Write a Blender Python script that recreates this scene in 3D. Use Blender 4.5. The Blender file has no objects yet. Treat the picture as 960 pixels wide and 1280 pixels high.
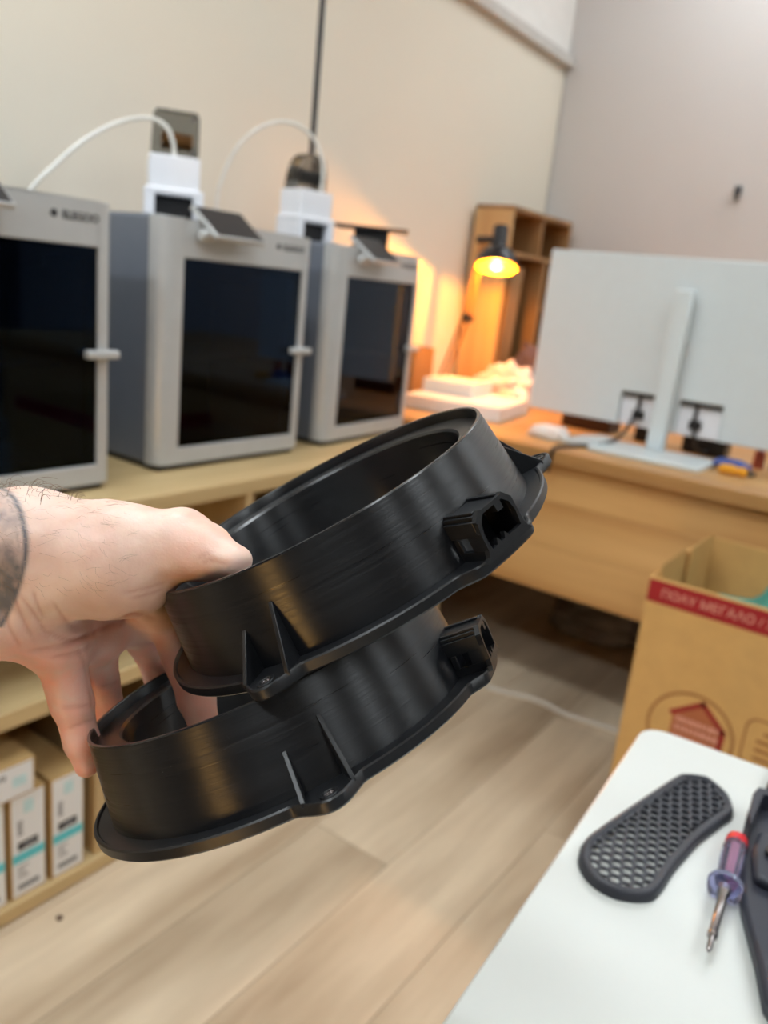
import bpy, bmesh, math, random
import numpy as np
from mathutils import Vector, Matrix

SC = bpy.context.scene
COL = SC.collection
random.seed(7)

# ------------------------------------------------------------------ camera
CAM_R=(0.80257, 0.58774, 0.10221)
CAM_D=(0.23955, -0.1606, -0.95751)
CAM_F=(-0.54635, 0.79295, -0.26969)
FPX=1004.81

cam = bpy.data.cameras.new('camera')
cam.sensor_fit = 'AUTO'
cam.sensor_width = 36.0
cam.lens = FPX * 36.0 / 1280.0
cam.clip_start = 0.02
cam.dof.use_dof = True
cam.dof.focus_distance = 0.292
cam.dof.aperture_fstop = 9.6
camo = bpy.data.objects.new('camera', cam)
COL.objects.link(camo)
camo.matrix_world = Matrix(((CAM_R[0], -CAM_D[0], -CAM_F[0], 0),
                            (CAM_R[1], -CAM_D[1], -CAM_F[1], 0),
                            (CAM_R[2], -CAM_D[2], -CAM_F[2], 1.12),
                            (0, 0, 0, 1)))
SC.camera = camo
# ------------------------------------------------------------------ world, exposure, lamps
SC.view_settings.view_transform = 'Standard'
SC.view_settings.look = 'None'
SC.view_settings.exposure = 0.0
SC.view_settings.gamma = 1.0
wd = bpy.data.worlds.new('world'); SC.world = wd
wd.use_nodes = True
wd.node_tree.nodes['Background'].inputs[0].default_value = (0.02, 0.025, 0.04, 1)   # night outside the closed room
PANEL_STRENGTH = (22.5, 13.0, 13.0, 13.0, 13.0, 14.0, 34.0)
PANEL_COLOR = (0.88, 0.955, 1.0)
PANELS = [(-0.80, 0.50, 90), (-0.50, 3.00, 90), (1.45, -0.70, 90), (1.45, 0.30, 90), (1.45, 1.30, 90), (1.0, 2.75, 90), (-0.75, -1.15, 90)]  # last panel is an added fill for the bench front and fingers
LAMP_W = 20.0            # the amber desk lamp by the shelves

# ------------------------------------------------------------------ materials
def lin(c):
    return tuple(((v / 255) / 12.92 if v / 255 <= 0.04045 else ((v / 255 + 0.055) / 1.055) ** 2.4) for v in c)
def nmat(name):
    m = bpy.data.materials.new(name); m.use_nodes = True
    nt = m.node_tree
    return m, nt, nt.nodes['Principled BSDF']
def noise_mix(nt, b, c1, c2, scale, vec_scale=(1, 1, 1), detail=4, rnd=0.0, lo=0.35, hi=0.65, rough=0.55):
    tc = nt.nodes.new('ShaderNodeTexCoord'); mp = nt.nodes.new('ShaderNodeMapping')
    mp.inputs['Scale'].default_value = vec_scale
    nt.links.new(tc.outputs['Object'], mp.inputs[0])
    n = nt.nodes.new('ShaderNodeTexNoise'); n.inputs['Scale'].default_value = scale
    n.inputs['Detail'].default_value = detail; n.inputs['Roughness'].default_value = rough
    nt.links.new(mp.outputs[0], n.inputs['Vector'])
    r = nt.nodes.new('ShaderNodeValToRGB')
    r.color_ramp.elements[0].position = lo; r.color_ramp.elements[1].position = hi
    r.color_ramp.elements[0].color = (*c1, 1); r.color_ramp.elements[1].color = (*c2, 1)
    nt.links.new(n.outputs['Fac'], r.inputs[0])
    out = r.outputs[0]
    if rnd:
        oi = nt.nodes.new('ShaderNodeObjectInfo')
        mr = nt.nodes.new('ShaderNodeMapRange'); mr.inputs[3].default_value = 1 - rnd; mr.inputs[4].default_value = 1 + rnd
        nt.links.new(oi.outputs['Random'], mr.inputs[0])
        mx = nt.nodes.new('ShaderNodeVectorMath'); mx.operation = 'SCALE'
        nt.links.new(out, mx.inputs[0]); nt.links.new(mr.outputs[0], mx.inputs['Scale'])
        out = mx.outputs[0]
        ad = nt.nodes.new('ShaderNodeVectorMath'); ad.operation = 'ADD'
        sc = nt.nodes.new('ShaderNodeVectorMath'); sc.operation = 'SCALE'; sc.inputs[0].default_value = (7, 13, 5)
        nt.links.new(oi.outputs['Random'], sc.inputs['Scale'])
        nt.links.new(tc.outputs['Object'], ad.inputs[0]); nt.links.new(sc.outputs[0], ad.inputs[1])
        nt.links.new(ad.outputs[0], mp.inputs[0])
    nt.links.new(out, b.inputs['Base Color'])
    return n
def plain(name, rgb, rough=0.5, metal=0.0, var=0.06, scale=30.0, spec=0.5, bump=0.0):
    m, nt, b = nmat(name); c = lin(rgb)
    n = noise_mix(nt, b, tuple(v * (1 - var) for v in c), tuple(min(1, v * (1 + var)) for v in c), scale)
    b.inputs['Roughness'].default_value = rough; b.inputs['Metallic'].default_value = metal
    b.inputs['Specular IOR Level'].default_value = spec
    if bump:
        bp = nt.nodes.new('ShaderNodeBump'); bp.inputs['Strength'].default_value = bump; bp.inputs['Distance'].default_value = 0.002
        nt.links.new(n.outputs['Fac'], bp.inputs['Height']); nt.links.new(bp.outputs[0], b.inputs['Normal'])
    return m
def wood(name, dark, light, axis='y', scale=9.0, rough=0.5, rnd=0.0, stretch=0.09, lo=0.3, hi=0.7):
    m, nt, b = nmat(name)
    vs = {'x': (stretch, 1, 1), 'y': (1, stretch, 1), 'z': (1, 1, stretch)}[axis]
    n = noise_mix(nt, b, lin(dark), lin(light), scale, vs, 6, rnd, lo, hi)
    b.inputs['Roughness'].default_value = rough
    return m
def emit(name, rgb, s):
    m, nt, b = nmat(name)
    b.inputs['Base Color'].default_value = (*rgb, 1)
    b.inputs['Emission Color'].default_value = (*rgb, 1); b.inputs['Emission Strength'].default_value = s
    return m
def glass(name, rgb, rough=0.02, ior=1.45, trans=1.0, tint=(255, 255, 255)):
    m, nt, b = nmat(name)
    b.inputs['Base Color'].default_value = (*lin(rgb), 1); b.inputs['Roughness'].default_value = rough
    b.inputs['Specular Tint'].default_value = (*lin(tint), 1)
    b.inputs['Transmission Weight'].default_value = trans; b.inputs['IOR'].default_value = ior
    return m

M_ = {}
M_['wall_l'] = plain('cream_wall', (224, 218, 203), 0.75, var=0.02, scale=1.2)
M_['wall_b'] = plain('lilac_grey_wall', (206, 203, 201), 0.8, var=0.02, scale=1.0)
M_['matgrey'] = plain('added_mat_charcoal', (34, 35, 38), 0.95, var=0.1, scale=200)
M_['greyscuff'] = plain('grey_scuff', (120, 122, 126), 0.7)
M_['wall_d'] = plain('dark_grey_wall', (92, 92, 96), 0.85, var=0.03, scale=1.0)
M_['ceil'] = plain('white_ceiling', (235, 233, 228), 0.85, var=0.01)
M_['white_paint'] = plain('white_paint', (232, 230, 226), 0.6, var=0.02)
M_['seam'] = plain('dark_seam', (52, 52, 54), 0.6)
M_['rail'] = plain('grey_rail', (196, 193, 188), 0.5)
M_['plank'] = wood('oak_laminate', (168, 146, 120), (224, 205, 177), 'y', 10.0, 0.52, 0.06, 0.13, 0.28, 0.74)
M_['floor'] = plain('floor_joint', (110, 90, 70), 0.7)
M_['ply'] = wood('pale_plywood', (176, 150, 106), (205, 181, 135), 'y', 14, 0.55, 0.03, 0.06)
M_['ply_x'] = wood('pale_plywood_upright', (170, 143, 100), (200, 174, 130), 'z', 14, 0.55, 0.03, 0.06)
M_['oak'] = wood('oiled_oak', (192, 142, 84), (228, 184, 122), 'x', 8, 0.45, 0.08, 0.07)
M_['oak_top'] = wood('worktop_oak', (168, 122, 72), (214, 172, 112), 'x', 9, 0.4, 0.08, 0.06)
M_['shelfwood'] = wood('shelf_oak', (132, 98, 60), (172, 134, 90), 'z', 9, 0.5, 0.04, 0.08)
M_['shelflit'] = wood('shelf_oak_lamplit', (176, 140, 92), (212, 178, 126), 'z', 9, 0.5, 0.04, 0.08)  # shelf oak lightened to carry lamp light on the side facing it
M_['silver'] = plain('silver_shell', (190, 193, 194), 0.36, 0.25, 0.02)
M_['sidegrey'] = plain('grey_side_panel', (122, 128, 140), 0.42, 0.25, 0.02)
M_['darkgrey'] = plain('dark_grey_plastic', (52, 52, 54), 0.45)
M_['screen'] = plain('dark_screen', (44, 41, 42), 0.5, spec=0.3)
M_['black'] = plain('black_plastic', (22, 23, 26), 0.45)
M_['inner'] = plain('printer_interior', (16, 22, 32), 0.6)
M_['bed'] = plain('bed_plate', (110, 112, 114), 0.5)
M_['white_pl'] = plain('white_plastic', (238, 240, 246), 0.4, var=0.01)
M_['door'] = glass('smoked_glass', (48, 70, 104), 0.03, 1.4, 1.0, (150, 195, 255))
M_['dome'] = glass('smoked_dome', (150, 152, 150), 0.06)
M_['tube'] = plain('translucent_tube', (226, 226, 220), 0.35)
M_['ink'] = plain('black_ink', (40, 40, 44), 0.6)
M_['greyink'] = plain('grey_ink', (120, 122, 128), 0.6)
M_['kraft'] = plain('kraft_board', (178, 146, 96), 0.8, var=0.05, scale=60)
M_['kraft2'] = plain('kraft_box', (206, 162, 98), 0.8, var=0.04, scale=25)
M_['label'] = plain('white_label', (222, 224, 226), 0.6, var=0.01)
M_['cyan'] = plain('cyan_print', (92, 196, 208), 0.6)
M_['palecyan'] = plain('pale_cyan_print', (188, 218, 222), 0.6)
M_['red'] = plain('red_print', (158, 24, 30), 0.6, var=0.03)
M_['pinkprint'] = plain('pale_print', (222, 160, 140), 0.6)
M_['redline'] = plain('dark_red_print', (150, 40, 30), 0.7)
M_['redfill'] = plain('faded_red_print', (172, 100, 62), 0.7)
M_['brownline'] = plain('brown_print', (158, 108, 58), 0.7)
M_['teal'] = plain('teal_cloth', (70, 140, 126), 0.85, var=0.2, scale=40)
M_['table'] = plain('white_laminate', (198, 201, 197), 0.28, var=0.005)
M_['chrome'] = plain('steel', (170, 165, 165), 0.25, 1.0)
M_['lilac'] = glass('clear_lilac_handle', (206, 210, 250), 0.08, 1.4, 0.94)
M_['redcap'] = plain('red_cap', (214, 44, 52), 0.4)
M_['pinkcore'] = plain('pink_core', (226, 150, 160), 0.4)
M_['grille'] = plain('blue_black_plastic', (50, 52, 60), 0.42)
M_['case'] = plain('navy_black_plastic', (40, 43, 54), 0.5)
M_['mon'] = plain('light_grey_monitor', (212, 222, 226), 0.45, var=0.01)
M_['paper'] = plain('white_paper', (236, 234, 232), 0.8, var=0.02)
M_['pinkbag'] = plain('pinkish_white_plastic', (238, 220, 216), 0.5, var=0.1, scale=30)
M_['purple'] = plain('grey_violet_cloth', (88, 78, 92), 0.9, var=0.15)
M_['greybag'] = plain('grey_plastic_bag', (128, 124, 128), 0.6, var=0.15, scale=12)
M_['brownbox'] = plain('dark_brown_card', (84, 62, 50), 0.8)
M_['blue'] = plain('blue_plastic', (66, 92, 168), 0.45)
M_['yellow'] = plain('orange_yellow_plastic', (232, 162, 34), 0.45)
M_['bottle'] = plain('red_brown_bottle', (150, 70, 56), 0.35)
M_['cable_w'] = plain('white_cable', (206, 200, 190), 0.5)
M_['lampblack'] = plain('black_enamel', (28, 28, 34), 0.3)
M_['lampin'] = plain('lamp_inside', (236, 190, 90), 0.5)
M_['brass'] = plain('warm_steel', (176, 120, 66), 0.4, 0.5)
M_['bulb'] = emit('lit_bulb', (1.0, 0.62, 0.16), 12.0)
M_['lampdisc'] = emit('lit_diffuser_amber', (1.0, 0.50, 0.04), 1.9)
M_['globe'] = emit('lit_amber_globe', (1.0, 0.55, 0.16), 17.0)
for k_, ps_ in enumerate(PANEL_STRENGTH): M_['panel%d' % k_] = emit('lit_panel', PANEL_COLOR, ps_)
M_['baseb'] = plain('baseboard_white', (220, 214, 204), 0.6)

def ring_plastic():
    m, nt, b = nmat('black_printed_plastic')
    b.inputs['Base Color'].default_value = (0.0055, 0.0060, 0.0075, 1)
    b.inputs['Anisotropic'].default_value = 0.85
    b.inputs['Specular IOR Level'].default_value = 0.5
    tg = nt.nodes.new('ShaderNodeTangent'); tg.direction_type = 'RADIAL'; tg.axis = 'Z'
    nt.links.new(tg.outputs[0], b.inputs['Tangent']); b.inputs['Anisotropic Rotation'].default_value = 0.25
    tc = nt.nodes.new('ShaderNodeTexCoord'); mp = nt.nodes.new('ShaderNodeMapping')
    mp.inputs['Scale'].default_value = (5, 5, 1600)
    nt.links.new(tc.outputs['Object'], mp.inputs[0])
    n = nt.nodes.new('ShaderNodeTexNoise'); n.inputs['Scale'].default_value = 1.0; n.inputs['Detail'].default_value = 3
    nt.links.new(mp.outputs[0], n.inputs['Vector'])
    mp2 = nt.nodes.new('ShaderNodeMapping'); mp2.inputs['Scale'].default_value = (12, 12, 700)
    nt.links.new(tc.outputs['Object'], mp2.inputs[0])
    n2 = nt.nodes.new('ShaderNodeTexNoise'); n2.inputs['Scale'].default_value = 1.0; n2.inputs['Detail'].default_value = 5
    nt.links.new(mp2.outputs[0], n2.inputs['Vector'])
    mr = nt.nodes.new('ShaderNodeMapRange'); mr.inputs[1].default_value = 0.3; mr.inputs[2].default_value = 0.7
    mr.inputs[3].default_value = 0.26; mr.inputs[4].default_value = 0.40
    nt.links.new(n2.outputs['Fac'], mr.inputs[0]); nt.links.new(mr.outputs[0], b.inputs['Roughness'])
    bp = nt.nodes.new('ShaderNodeBump'); bp.inputs['Strength'].default_value = 0.22; bp.inputs['Distance'].default_value = 0.0003
    nt.links.new(n.outputs['Fac'], bp.inputs['Height']); nt.links.new(bp.outputs[0], b.inputs['Normal'])
    return m
M_['ring'] = ring_plastic()
def flange_plastic():
    m, nt, b = nmat('black_printed_flat')
    b.inputs['Base Color'].default_value = (0.0055, 0.0060, 0.0075, 1)
    n = noise_mix(nt, b, (0.006, 0.0068, 0.0085), (0.009, 0.0098, 0.0115), 300)
    b.inputs['Roughness'].default_value = 0.40
    b.inputs['Specular IOR Level'].default_value = 0.48
    return m
M_['ringflat'] = flange_plastic()

def rim_plastic():
    m, nt, b = nmat('black_rim_edge')
    noise_mix(nt, b, (0.010, 0.011, 0.013), (0.016, 0.017, 0.019), 300)
    b.inputs['Roughness'].default_value = 0.22
    b.inputs['Specular IOR Level'].default_value = 0.8
    return m
M_['ringrim'] = rim_plastic()
def skin():
    m, nt, b = nmat('skin')
    tc = nt.nodes.new('ShaderNodeTexCoord')
    def noise(s, d):
        n = nt.nodes.new('ShaderNodeTexNoise'); n.inputs['Scale'].default_value = s; n.inputs['Detail'].default_value = d
        nt.links.new(tc.outputs['Object'], n.inputs['Vector']); return n
    n1 = noise(55, 4); n2 = noise(900, 3)
    r = nt.nodes.new('ShaderNodeValToRGB')
    r.color_ramp.elements[0].position = 0.3; r.color_ramp.elements[1].position = 0.7
    r.color_ramp.elements[0].color = (*lin((212, 174, 157)), 1); r.color_ramp.elements[1].color = (*lin((228, 200, 185)), 1)
    nt.links.new(n1.outputs['Fac'], r.inputs[0])
    at = nt.nodes.new('ShaderNodeAttribute'); at.attribute_name = 'tone'    # x tattoo ink, y palm redness, z crease shade put into the colour
    sp = nt.nodes.new('ShaderNodeSeparateXYZ'); nt.links.new(at.outputs['Vector'], sp.inputs[0])
    def mix(a, col, fac):
        x = nt.nodes.new('ShaderNodeMix'); x.data_type = 'RGBA'
        nt.links.new(a, x.inputs[6]); x.inputs[7].default_value = (*lin(col), 1); nt.links.new(fac, x.inputs[0]); return x.outputs[2]
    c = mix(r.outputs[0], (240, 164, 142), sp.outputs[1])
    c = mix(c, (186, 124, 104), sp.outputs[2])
    c = mix(c, (78, 84, 92), sp.outputs[0])
    nt.links.new(c, b.inputs['Base Color'])
    b.inputs['Roughness'].default_value = 0.47
    b.inputs['Subsurface Weight'].default_value = 0.25
    b.inputs['Subsurface Radius'].default_value = (1.0, 0.35, 0.18)
    b.inputs['Subsurface Scale'].default_value = 0.006
    bp = nt.nodes.new('ShaderNodeBump'); bp.inputs['Strength'].default_value = 0.22; bp.inputs['Distance'].default_value = 0.0006
    nt.links.new(n2.outputs['Fac'], bp.inputs['Height']); nt.links.new(bp.outputs[0], b.inputs['Normal'])
    return m
M_['skin'] = skin()
M_['hair'] = plain('brown_hair', (112, 86, 62), 0.5)

# ------------------------------------------------------------------ mesh helpers
class MB:
    def __init__(s): s.v = []; s.f = []
    def add(s, vs, fs):
        k = len(s.v); s.v += [tuple(v) for v in vs]; s.f += [tuple(i + k for i in f) for f in fs]; return s
    def box(s, lo, hi):
        x0, y0, z0 = lo; x1, y1, z1 = hi
        return s.add([(x0, y0, z0), (x1, y0, z0), (x1, y1, z0), (x0, y1, z0), (x0, y0, z1), (x1, y0, z1), (x1, y1, z1), (x0, y1, z1)],
                     [(0, 3, 2, 1), (4, 5, 6, 7), (0, 1, 5, 4), (1, 2, 6, 5), (2, 3, 7, 6), (3, 0, 4, 7)])
    def obox(s, c, ax, ay, az):
        c, ax, ay, az = map(Vector, (c, ax, ay, az))
        vs = [c + a * ax + b * ay + d * az for d in (-1, 1) for a, b in ((-1, -1), (1, -1), (1, 1), (-1, 1))]
        return s.add(vs, [(0, 3, 2, 1), (4, 5, 6, 7), (0, 1, 5, 4), (1, 2, 6, 5), (2, 3, 7, 6), (3, 0, 4, 7)])
    def prism(s, pts, o, ax, ay, az):
        """outline pts (2D, counter-clockwise) in plane ax, ay at o, pushed along az"""
        o, ax, ay, az = map(Vector, (o, ax, ay, az)); n = len(pts)
        a = [o + ax * p[0] + ay * p[1] for p in pts]; b = [q + az for q in a]
        return s.add(a + b, [tuple(range(n - 1, -1, -1)), tuple(range(n, 2 * n))] + [(i, (i + 1) % n, n + (i + 1) % n, n + i) for i in range(n)])
    def lathe(s, prof, n=32, o=(0, 0, 0), ax=(1, 0, 0), ay=(0, 1, 0), az=(0, 0, 1), closed=False):
        o, ax, ay, az = map(Vector, (o, ax, ay, az)); m = len(prof)
        vs = []
        for i in range(n):
            t = 2 * math.pi * i / n; d = ax * math.cos(t) + ay * math.sin(t)
            vs += [o + d * p[0] + az * p[1] for p in prof]
        fs = []
        for i in range(n):
            j = (i + 1) % n
            for k in range(m if closed else m - 1):
                l = (k + 1) % m
                fs.append((i * m + k, j * m + k, j * m + l, i * m + l))
        if not closed:
            if prof[0][0] > 1e-6: fs.append(tuple(i * m for i in range(n - 1, -1, -1)))
            if prof[-1][0] > 1e-6: fs.append(tuple(i * m + m - 1 for i in range(n)))
        return s.add(vs, fs)
    def tube(s, path, r, n=8):
        P = [Vector(p) for p in path]; rs = r if isinstance(r, (list, tuple)) else [r] * len(P)
        vs = []; ref = None
        for i, p in enumerate(P):
            t = (P[min(i + 1, len(P) - 1)] - P[max(i - 1, 0)]).normalized()
            if ref is None:
                ref = t.orthogonal().normalized()
            ref = (ref - t * ref.dot(t)).normalized(); b = t.cross(ref)
            vs += [p + (ref * math.cos(2 * math.pi * k / n) + b * math.sin(2 * math.pi * k / n)) * rs[i] for k in range(n)]
        fs = []
        for i in range(len(P) - 1):
            for k in range(n):
                l = (k + 1) % n
                fs.append((i * n + k, i * n + l, (i + 1) * n + l, (i + 1) * n + k))
        fs += [tuple(range(n - 1, -1, -1)), tuple((len(P) - 1) * n + k for k in range(n))]
        return s.add(vs, fs)
    def mesh(s, name):
        me = bpy.data.meshes.new(name); me.from_pydata([tuple(v) for v in s.v], [], s.f)
        bm = bmesh.new(); bm.from_mesh(me); bmesh.ops.remove_doubles(bm, verts=bm.verts, dist=1e-6)
        bmesh.ops.recalc_face_normals(bm, faces=bm.faces); bm.to_mesh(me); bm.free(); return me
def link(name, me, mat, parent=None, bevel=0.0, smooth=35, seg=2):
    o = bpy.data.objects.new(name, me); COL.objects.link(o)
    if mat: me.materials.append(mat)
    if parent: o.parent = parent
    if smooth:
        me.shade_smooth(); me.set_sharp_from_angle(angle=math.radians(smooth))
    if bevel:
        b = o.modifiers.new('bevel', 'BEVEL'); b.width = bevel; b.segments = seg; b.limit_method = 'ANGLE'; b.angle_limit = math.radians(40)
        b.harden_normals = False
    return o
def part(name, mb, mat, parent=None, bevel=0.0, smooth=35, seg=2):
    return link(name, mb.mesh(name), M_[mat], parent, bevel, smooth, seg)
def tag(o, label, cat, group=None):
    o['label'] = label; o['category'] = cat
    if group: o['group'] = group
    return o
def thing(name, label, cat, loc=(0, 0, 0), rz=0.0, group=None):
    o = bpy.data.objects.new(name, None); COL.objects.link(o); o.empty_display_size = 0.02
    o.location = loc; o.rotation_euler = (0, 0, rz)
    return tag(o, label, cat, group)
def struct(name, mb, mat, bevel=0.0, parent=None):
    o = part(name, mb, mat, parent, bevel)
    if not parent: o['kind'] = 'structure'
    return o
def copy_tree(o, parent=None):
    c = o.copy(); COL.objects.link(c)
    if parent: c.parent = parent
    for ch in [k for k in SC.objects if k.parent == o]: copy_tree(ch, c)
    return c
def rounded(w, h, r, seg=5, x0=0, y0=0):
    p = []
    for cx, cy, a in ((w - r, r, -90), (w - r, h - r, 0), (r, h - r, 90), (r, r, 180)):
        for i in range(seg + 1):
            t = math.radians(a + 90 * i / seg); p.append((x0 + cx + r * math.cos(t), y0 + cy + r * math.sin(t)))
    return p
def spline(pts, n=8):
    P = [Vector(p) for p in pts]; P = [P[0] * 2 - P[1]] + P + [P[-1] * 2 - P[-2]]; out = []
    for i in range(1, len(P) - 2):
        for k in range(n):
            t = k / n; a, b, c, d = P[i - 1:i + 3]
            out.append(0.5 * ((2 * b) + (c - a) * t + (2 * a - 5 * b + 4 * c - d) * t * t + (3 * b - a - 3 * c + d) * t ** 3))
    return out + [P[-2]]
def boolean(o, mb, op='DIFFERENCE'):
    me = mb.mesh('cutter'); c = bpy.data.objects.new('cutter', me); COL.objects.link(c)
    md = o.modifiers.new('cut', 'BOOLEAN'); md.object = c; md.operation = op; md.solver = 'EXACT'
    c.matrix_world = o.matrix_world
    dg = bpy.context.evaluated_depsgraph_get(); dg.update()
    new = bpy.data.meshes.new_from_object(o.evaluated_get(dg)); new.name = o.name
    o.modifiers.remove(md); o.data = new
    bpy.data.objects.remove(c)
def text_mesh(name, body, size, mat, parent, mw, depth=0.0004, bold=0.0, align='LEFT'):
    cu = bpy.data.curves.new('text', 'FONT'); cu.body = body; cu.size = size; cu.extrude = depth; cu.offset = bold; cu.align_x = align
    t = bpy.data.objects.new('text', cu); COL.objects.link(t)
    dg = bpy.context.evaluated_depsgraph_get(); dg.update()
    me = bpy.data.meshes.new_from_object(t.evaluated_get(dg)); me.name = name
    bpy.data.objects.remove(t)
    me.materials.clear()
    me.transform(mw)
    return link(name, me, M_[mat], parent, smooth=0)
def blob(name, mat, parent, c, r, sc, seed, amp=0.35, freq=2.2, flat=True):
    """crumpled lump resting on its base plane"""
    from mathutils import noise
    bm = bmesh.new(); bmesh.ops.create_icosphere(bm, subdivisions=4, radius=1)
    for v in bm.verts:
        d = v.co.normalized()
        k = 1 + amp * noise.fractal(d * freq + Vector((seed * 3.1, seed, 0)), 0.8, 2.0, 4)
        k += amp * 0.5 * abs(noise.noise(d * freq * 2.3 + Vector((0, seed * 2.7, 1))))
        v.co = Vector((d.x * k * sc[0], d.y * k * sc[1], d.z * k * sc[2])) * r
        if flat: v.co.z = max(v.co.z, -0.55 * sc[2] * r)
    lo = min(v.co.z for v in bm.verts)
    for v in bm.verts: v.co += Vector(c) + Vector((0, 0, -lo))
    me = bpy.data.meshes.new(name); bm.to_mesh(me); bm.free()
    return link(name, me, M_[mat], parent, smooth=60)

# ------------------------------------------------------------------ room
XL, XR, YB, YF, ZC = -1.66, 3.4, 3.40, -3.4, 2.80
struct('floor', MB().box((XL - .1, YF - .1, -.06), (XR + .1, YB + .1, -.008)), 'floor')
struct('ceiling', MB().box((XL - .1, YF - .1, ZC), (XR + .1, YB + .1, ZC + .05)), 'ceil')
wl = struct('wall_left', MB().box((XL - .12, YF - .1, -.05), (XL - .006, YB, ZC)), 'wall_l')
struct('wall_back', MB().box((XL - .12, YB, -.05), (XR + .1, YB + .1, ZC)), 'wall_b')
struct('wall_right', MB().box((XR, YF, -.05), (XR + .1, YB, ZC)), 'wall_d')
struct('wall_front', MB().box((XL, YF - .1, -.05), (XR, YF, ZC)), 'wall_d')
# flat panels of the left wall with a dark gap between two of them
ys = [YF, -1.66, 0.10, 1.850, 1.874, YB - .012]
for a, b in ((YF, -1.66), (-1.652, 0.10), (0.108, 1.846), (1.872, YB - .014)):
    part('wall_panel', MB().box((XL - .006, a, .06), (XL, b, 2.07)), 'wall_l', wl, 0.0015)
part('wall_panel', MB().box((XL - .006, YF, 2.10), (XL, YB - .001, ZC)), 'white_paint', wl)
struct('trim_1', MB().box((XL - .007, 1.846, .06), (XL - .002, 1.872, 2.07)), 'seam')
tr = struct('trim_2', MB().box((XL, YF, 2.060), (XL + .035, YB - .006, 2.100)), 'rail', 0.003)
struct('trim_3', MB().box((XL + .001, YB - .013, .06), (XL + .008, YB - .001, 2.06)), 'rail', 0.001)
struct('baseboard_left', MB().box((XL, YF, -.008), (XL + .012, YB, .07)), 'baseb', 0.002)
struct('baseboard_back', MB().box((XL + .012, YB - .012, -.008), (XR, YB, .07)), 'baseb', 0.002)
fl = bpy.data.objects['floor']
pw, pl = 0.19, 1.30
pm = MB().box((0, 0, -.008), (pw - .0015, pl - .0015, 0)).mesh('plank')
pm.materials.append(M_['plank'])
i = 0; x = XL
while x < XR:
    y = YF - (0.37 * i % 1.0) * pl
    while y < YB:
        if y + pl > YF:
            y0 = max(y, YF); y1 = min(y + pl, YB); x1 = min(x + pw, XR)
            if y0 == y and y1 == y + pl and x1 == x + pw:
                o = bpy.data.objects.new('plank', pm); COL.objects.link(o); o.location = (x, y, 0); o.parent = fl
            else:
                me = MB().box((0, 0, -.008), (x1 - x - .0015, y1 - y0 - .0015, 0)).mesh('plank'); me.materials.append(M_['plank'])
                o = bpy.data.objects.new('plank', me); COL.objects.link(o); o.location = (x, y0, 0); o.parent = fl
        y += pl
    x += pw; i += 1
for k, (px, py, pr) in enumerate(PANELS):
    t = thing('ceiling_light', 'flat white LED ceiling panel overhead, ' + ('above the shelf unit', 'above the workbench corner', 'right of the table and behind the viewpoint', 'directly right of the white table', 'right of the moving box', 'above the right end of the workbench', 'added fill behind the viewpoint over the clear floor')[k], 'light', (px, py, ZC - .03), math.radians(pr), 'ceiling panels')
    part('light_frame', MB().box((-.16, -.61, 0), (.16, .61, .03)), 'white_paint', t, 0.003)
    part('diffuser', MB().box((-.145, -.595, -.004), (.145, .595, 0)), 'panel%d' % k, t)

tag(part('added_dark_mat', MB().prism(rounded(2.2, 2.3, .04), (-.95, -2.3, 0), (1, 0, 0), (0, 1, 0), (0, 0, .006)), 'matgrey', None, 0.001), 'unseen charcoal mat added behind the viewpoint to darken the ring reflections', 'mat')  # unseen, added so the black rings mirror something dark
gl = thing('added_amber_lamp', 'unseen tall amber lamp added on the floor behind the viewpoint for the ring reflections', 'lamp', (.06, -1.05, .006))  # unseen lamp, added and shaped to give the rings amber bands
part('lamp_base', MB().lathe([(.10, 0), (.10, .012), (.03, .02), (0, .02)], 28), 'lampblack', gl)
part('lit_shade', MB().lathe([(0, .02), (.09, .02), (.10, .06), (.10, .50), (.09, .54), (0, .54)], 28), 'globe', gl)

# ------------------------------------------------------------------ shelf unit below the printers
SX = -1.112
su = thing('shelf_unit', 'long low pale plywood shelf unit carrying the three printers', 'shelf unit', (SX, 0, 0))
Y0, Y1 = -0.62, 1.96
part('top_board', MB().box((-.535, Y0, .690), (0, Y1, .720)), 'ply', su, 0.0015)
part('shelf_board', MB().box((-.53, Y0 + .02, .368), (-.004, Y1 - .02, .398)), 'ply', su, 0.0015)
part('bottom_board', MB().box((-.53, Y0 + .02, .004), (0.008, Y1 - .02, .032)), 'ply', su, 0.0015)
part('back_panel', MB().box((-.535, Y0, .0), (-.527, Y1, .690)), 'ply_x', su)
for yd in (Y0, .08, .43, .780, 1.128, 1.478, Y1 - .02):
    part('divider', MB().box((-.526, yd, .398), (-.003, yd + .02, .690)), 'ply_x', su, 0.001)
    part('divider', MB().box((-.526, yd, .032), (-.003, yd + .02, .368)), 'ply_x', su, 0.001)

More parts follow.
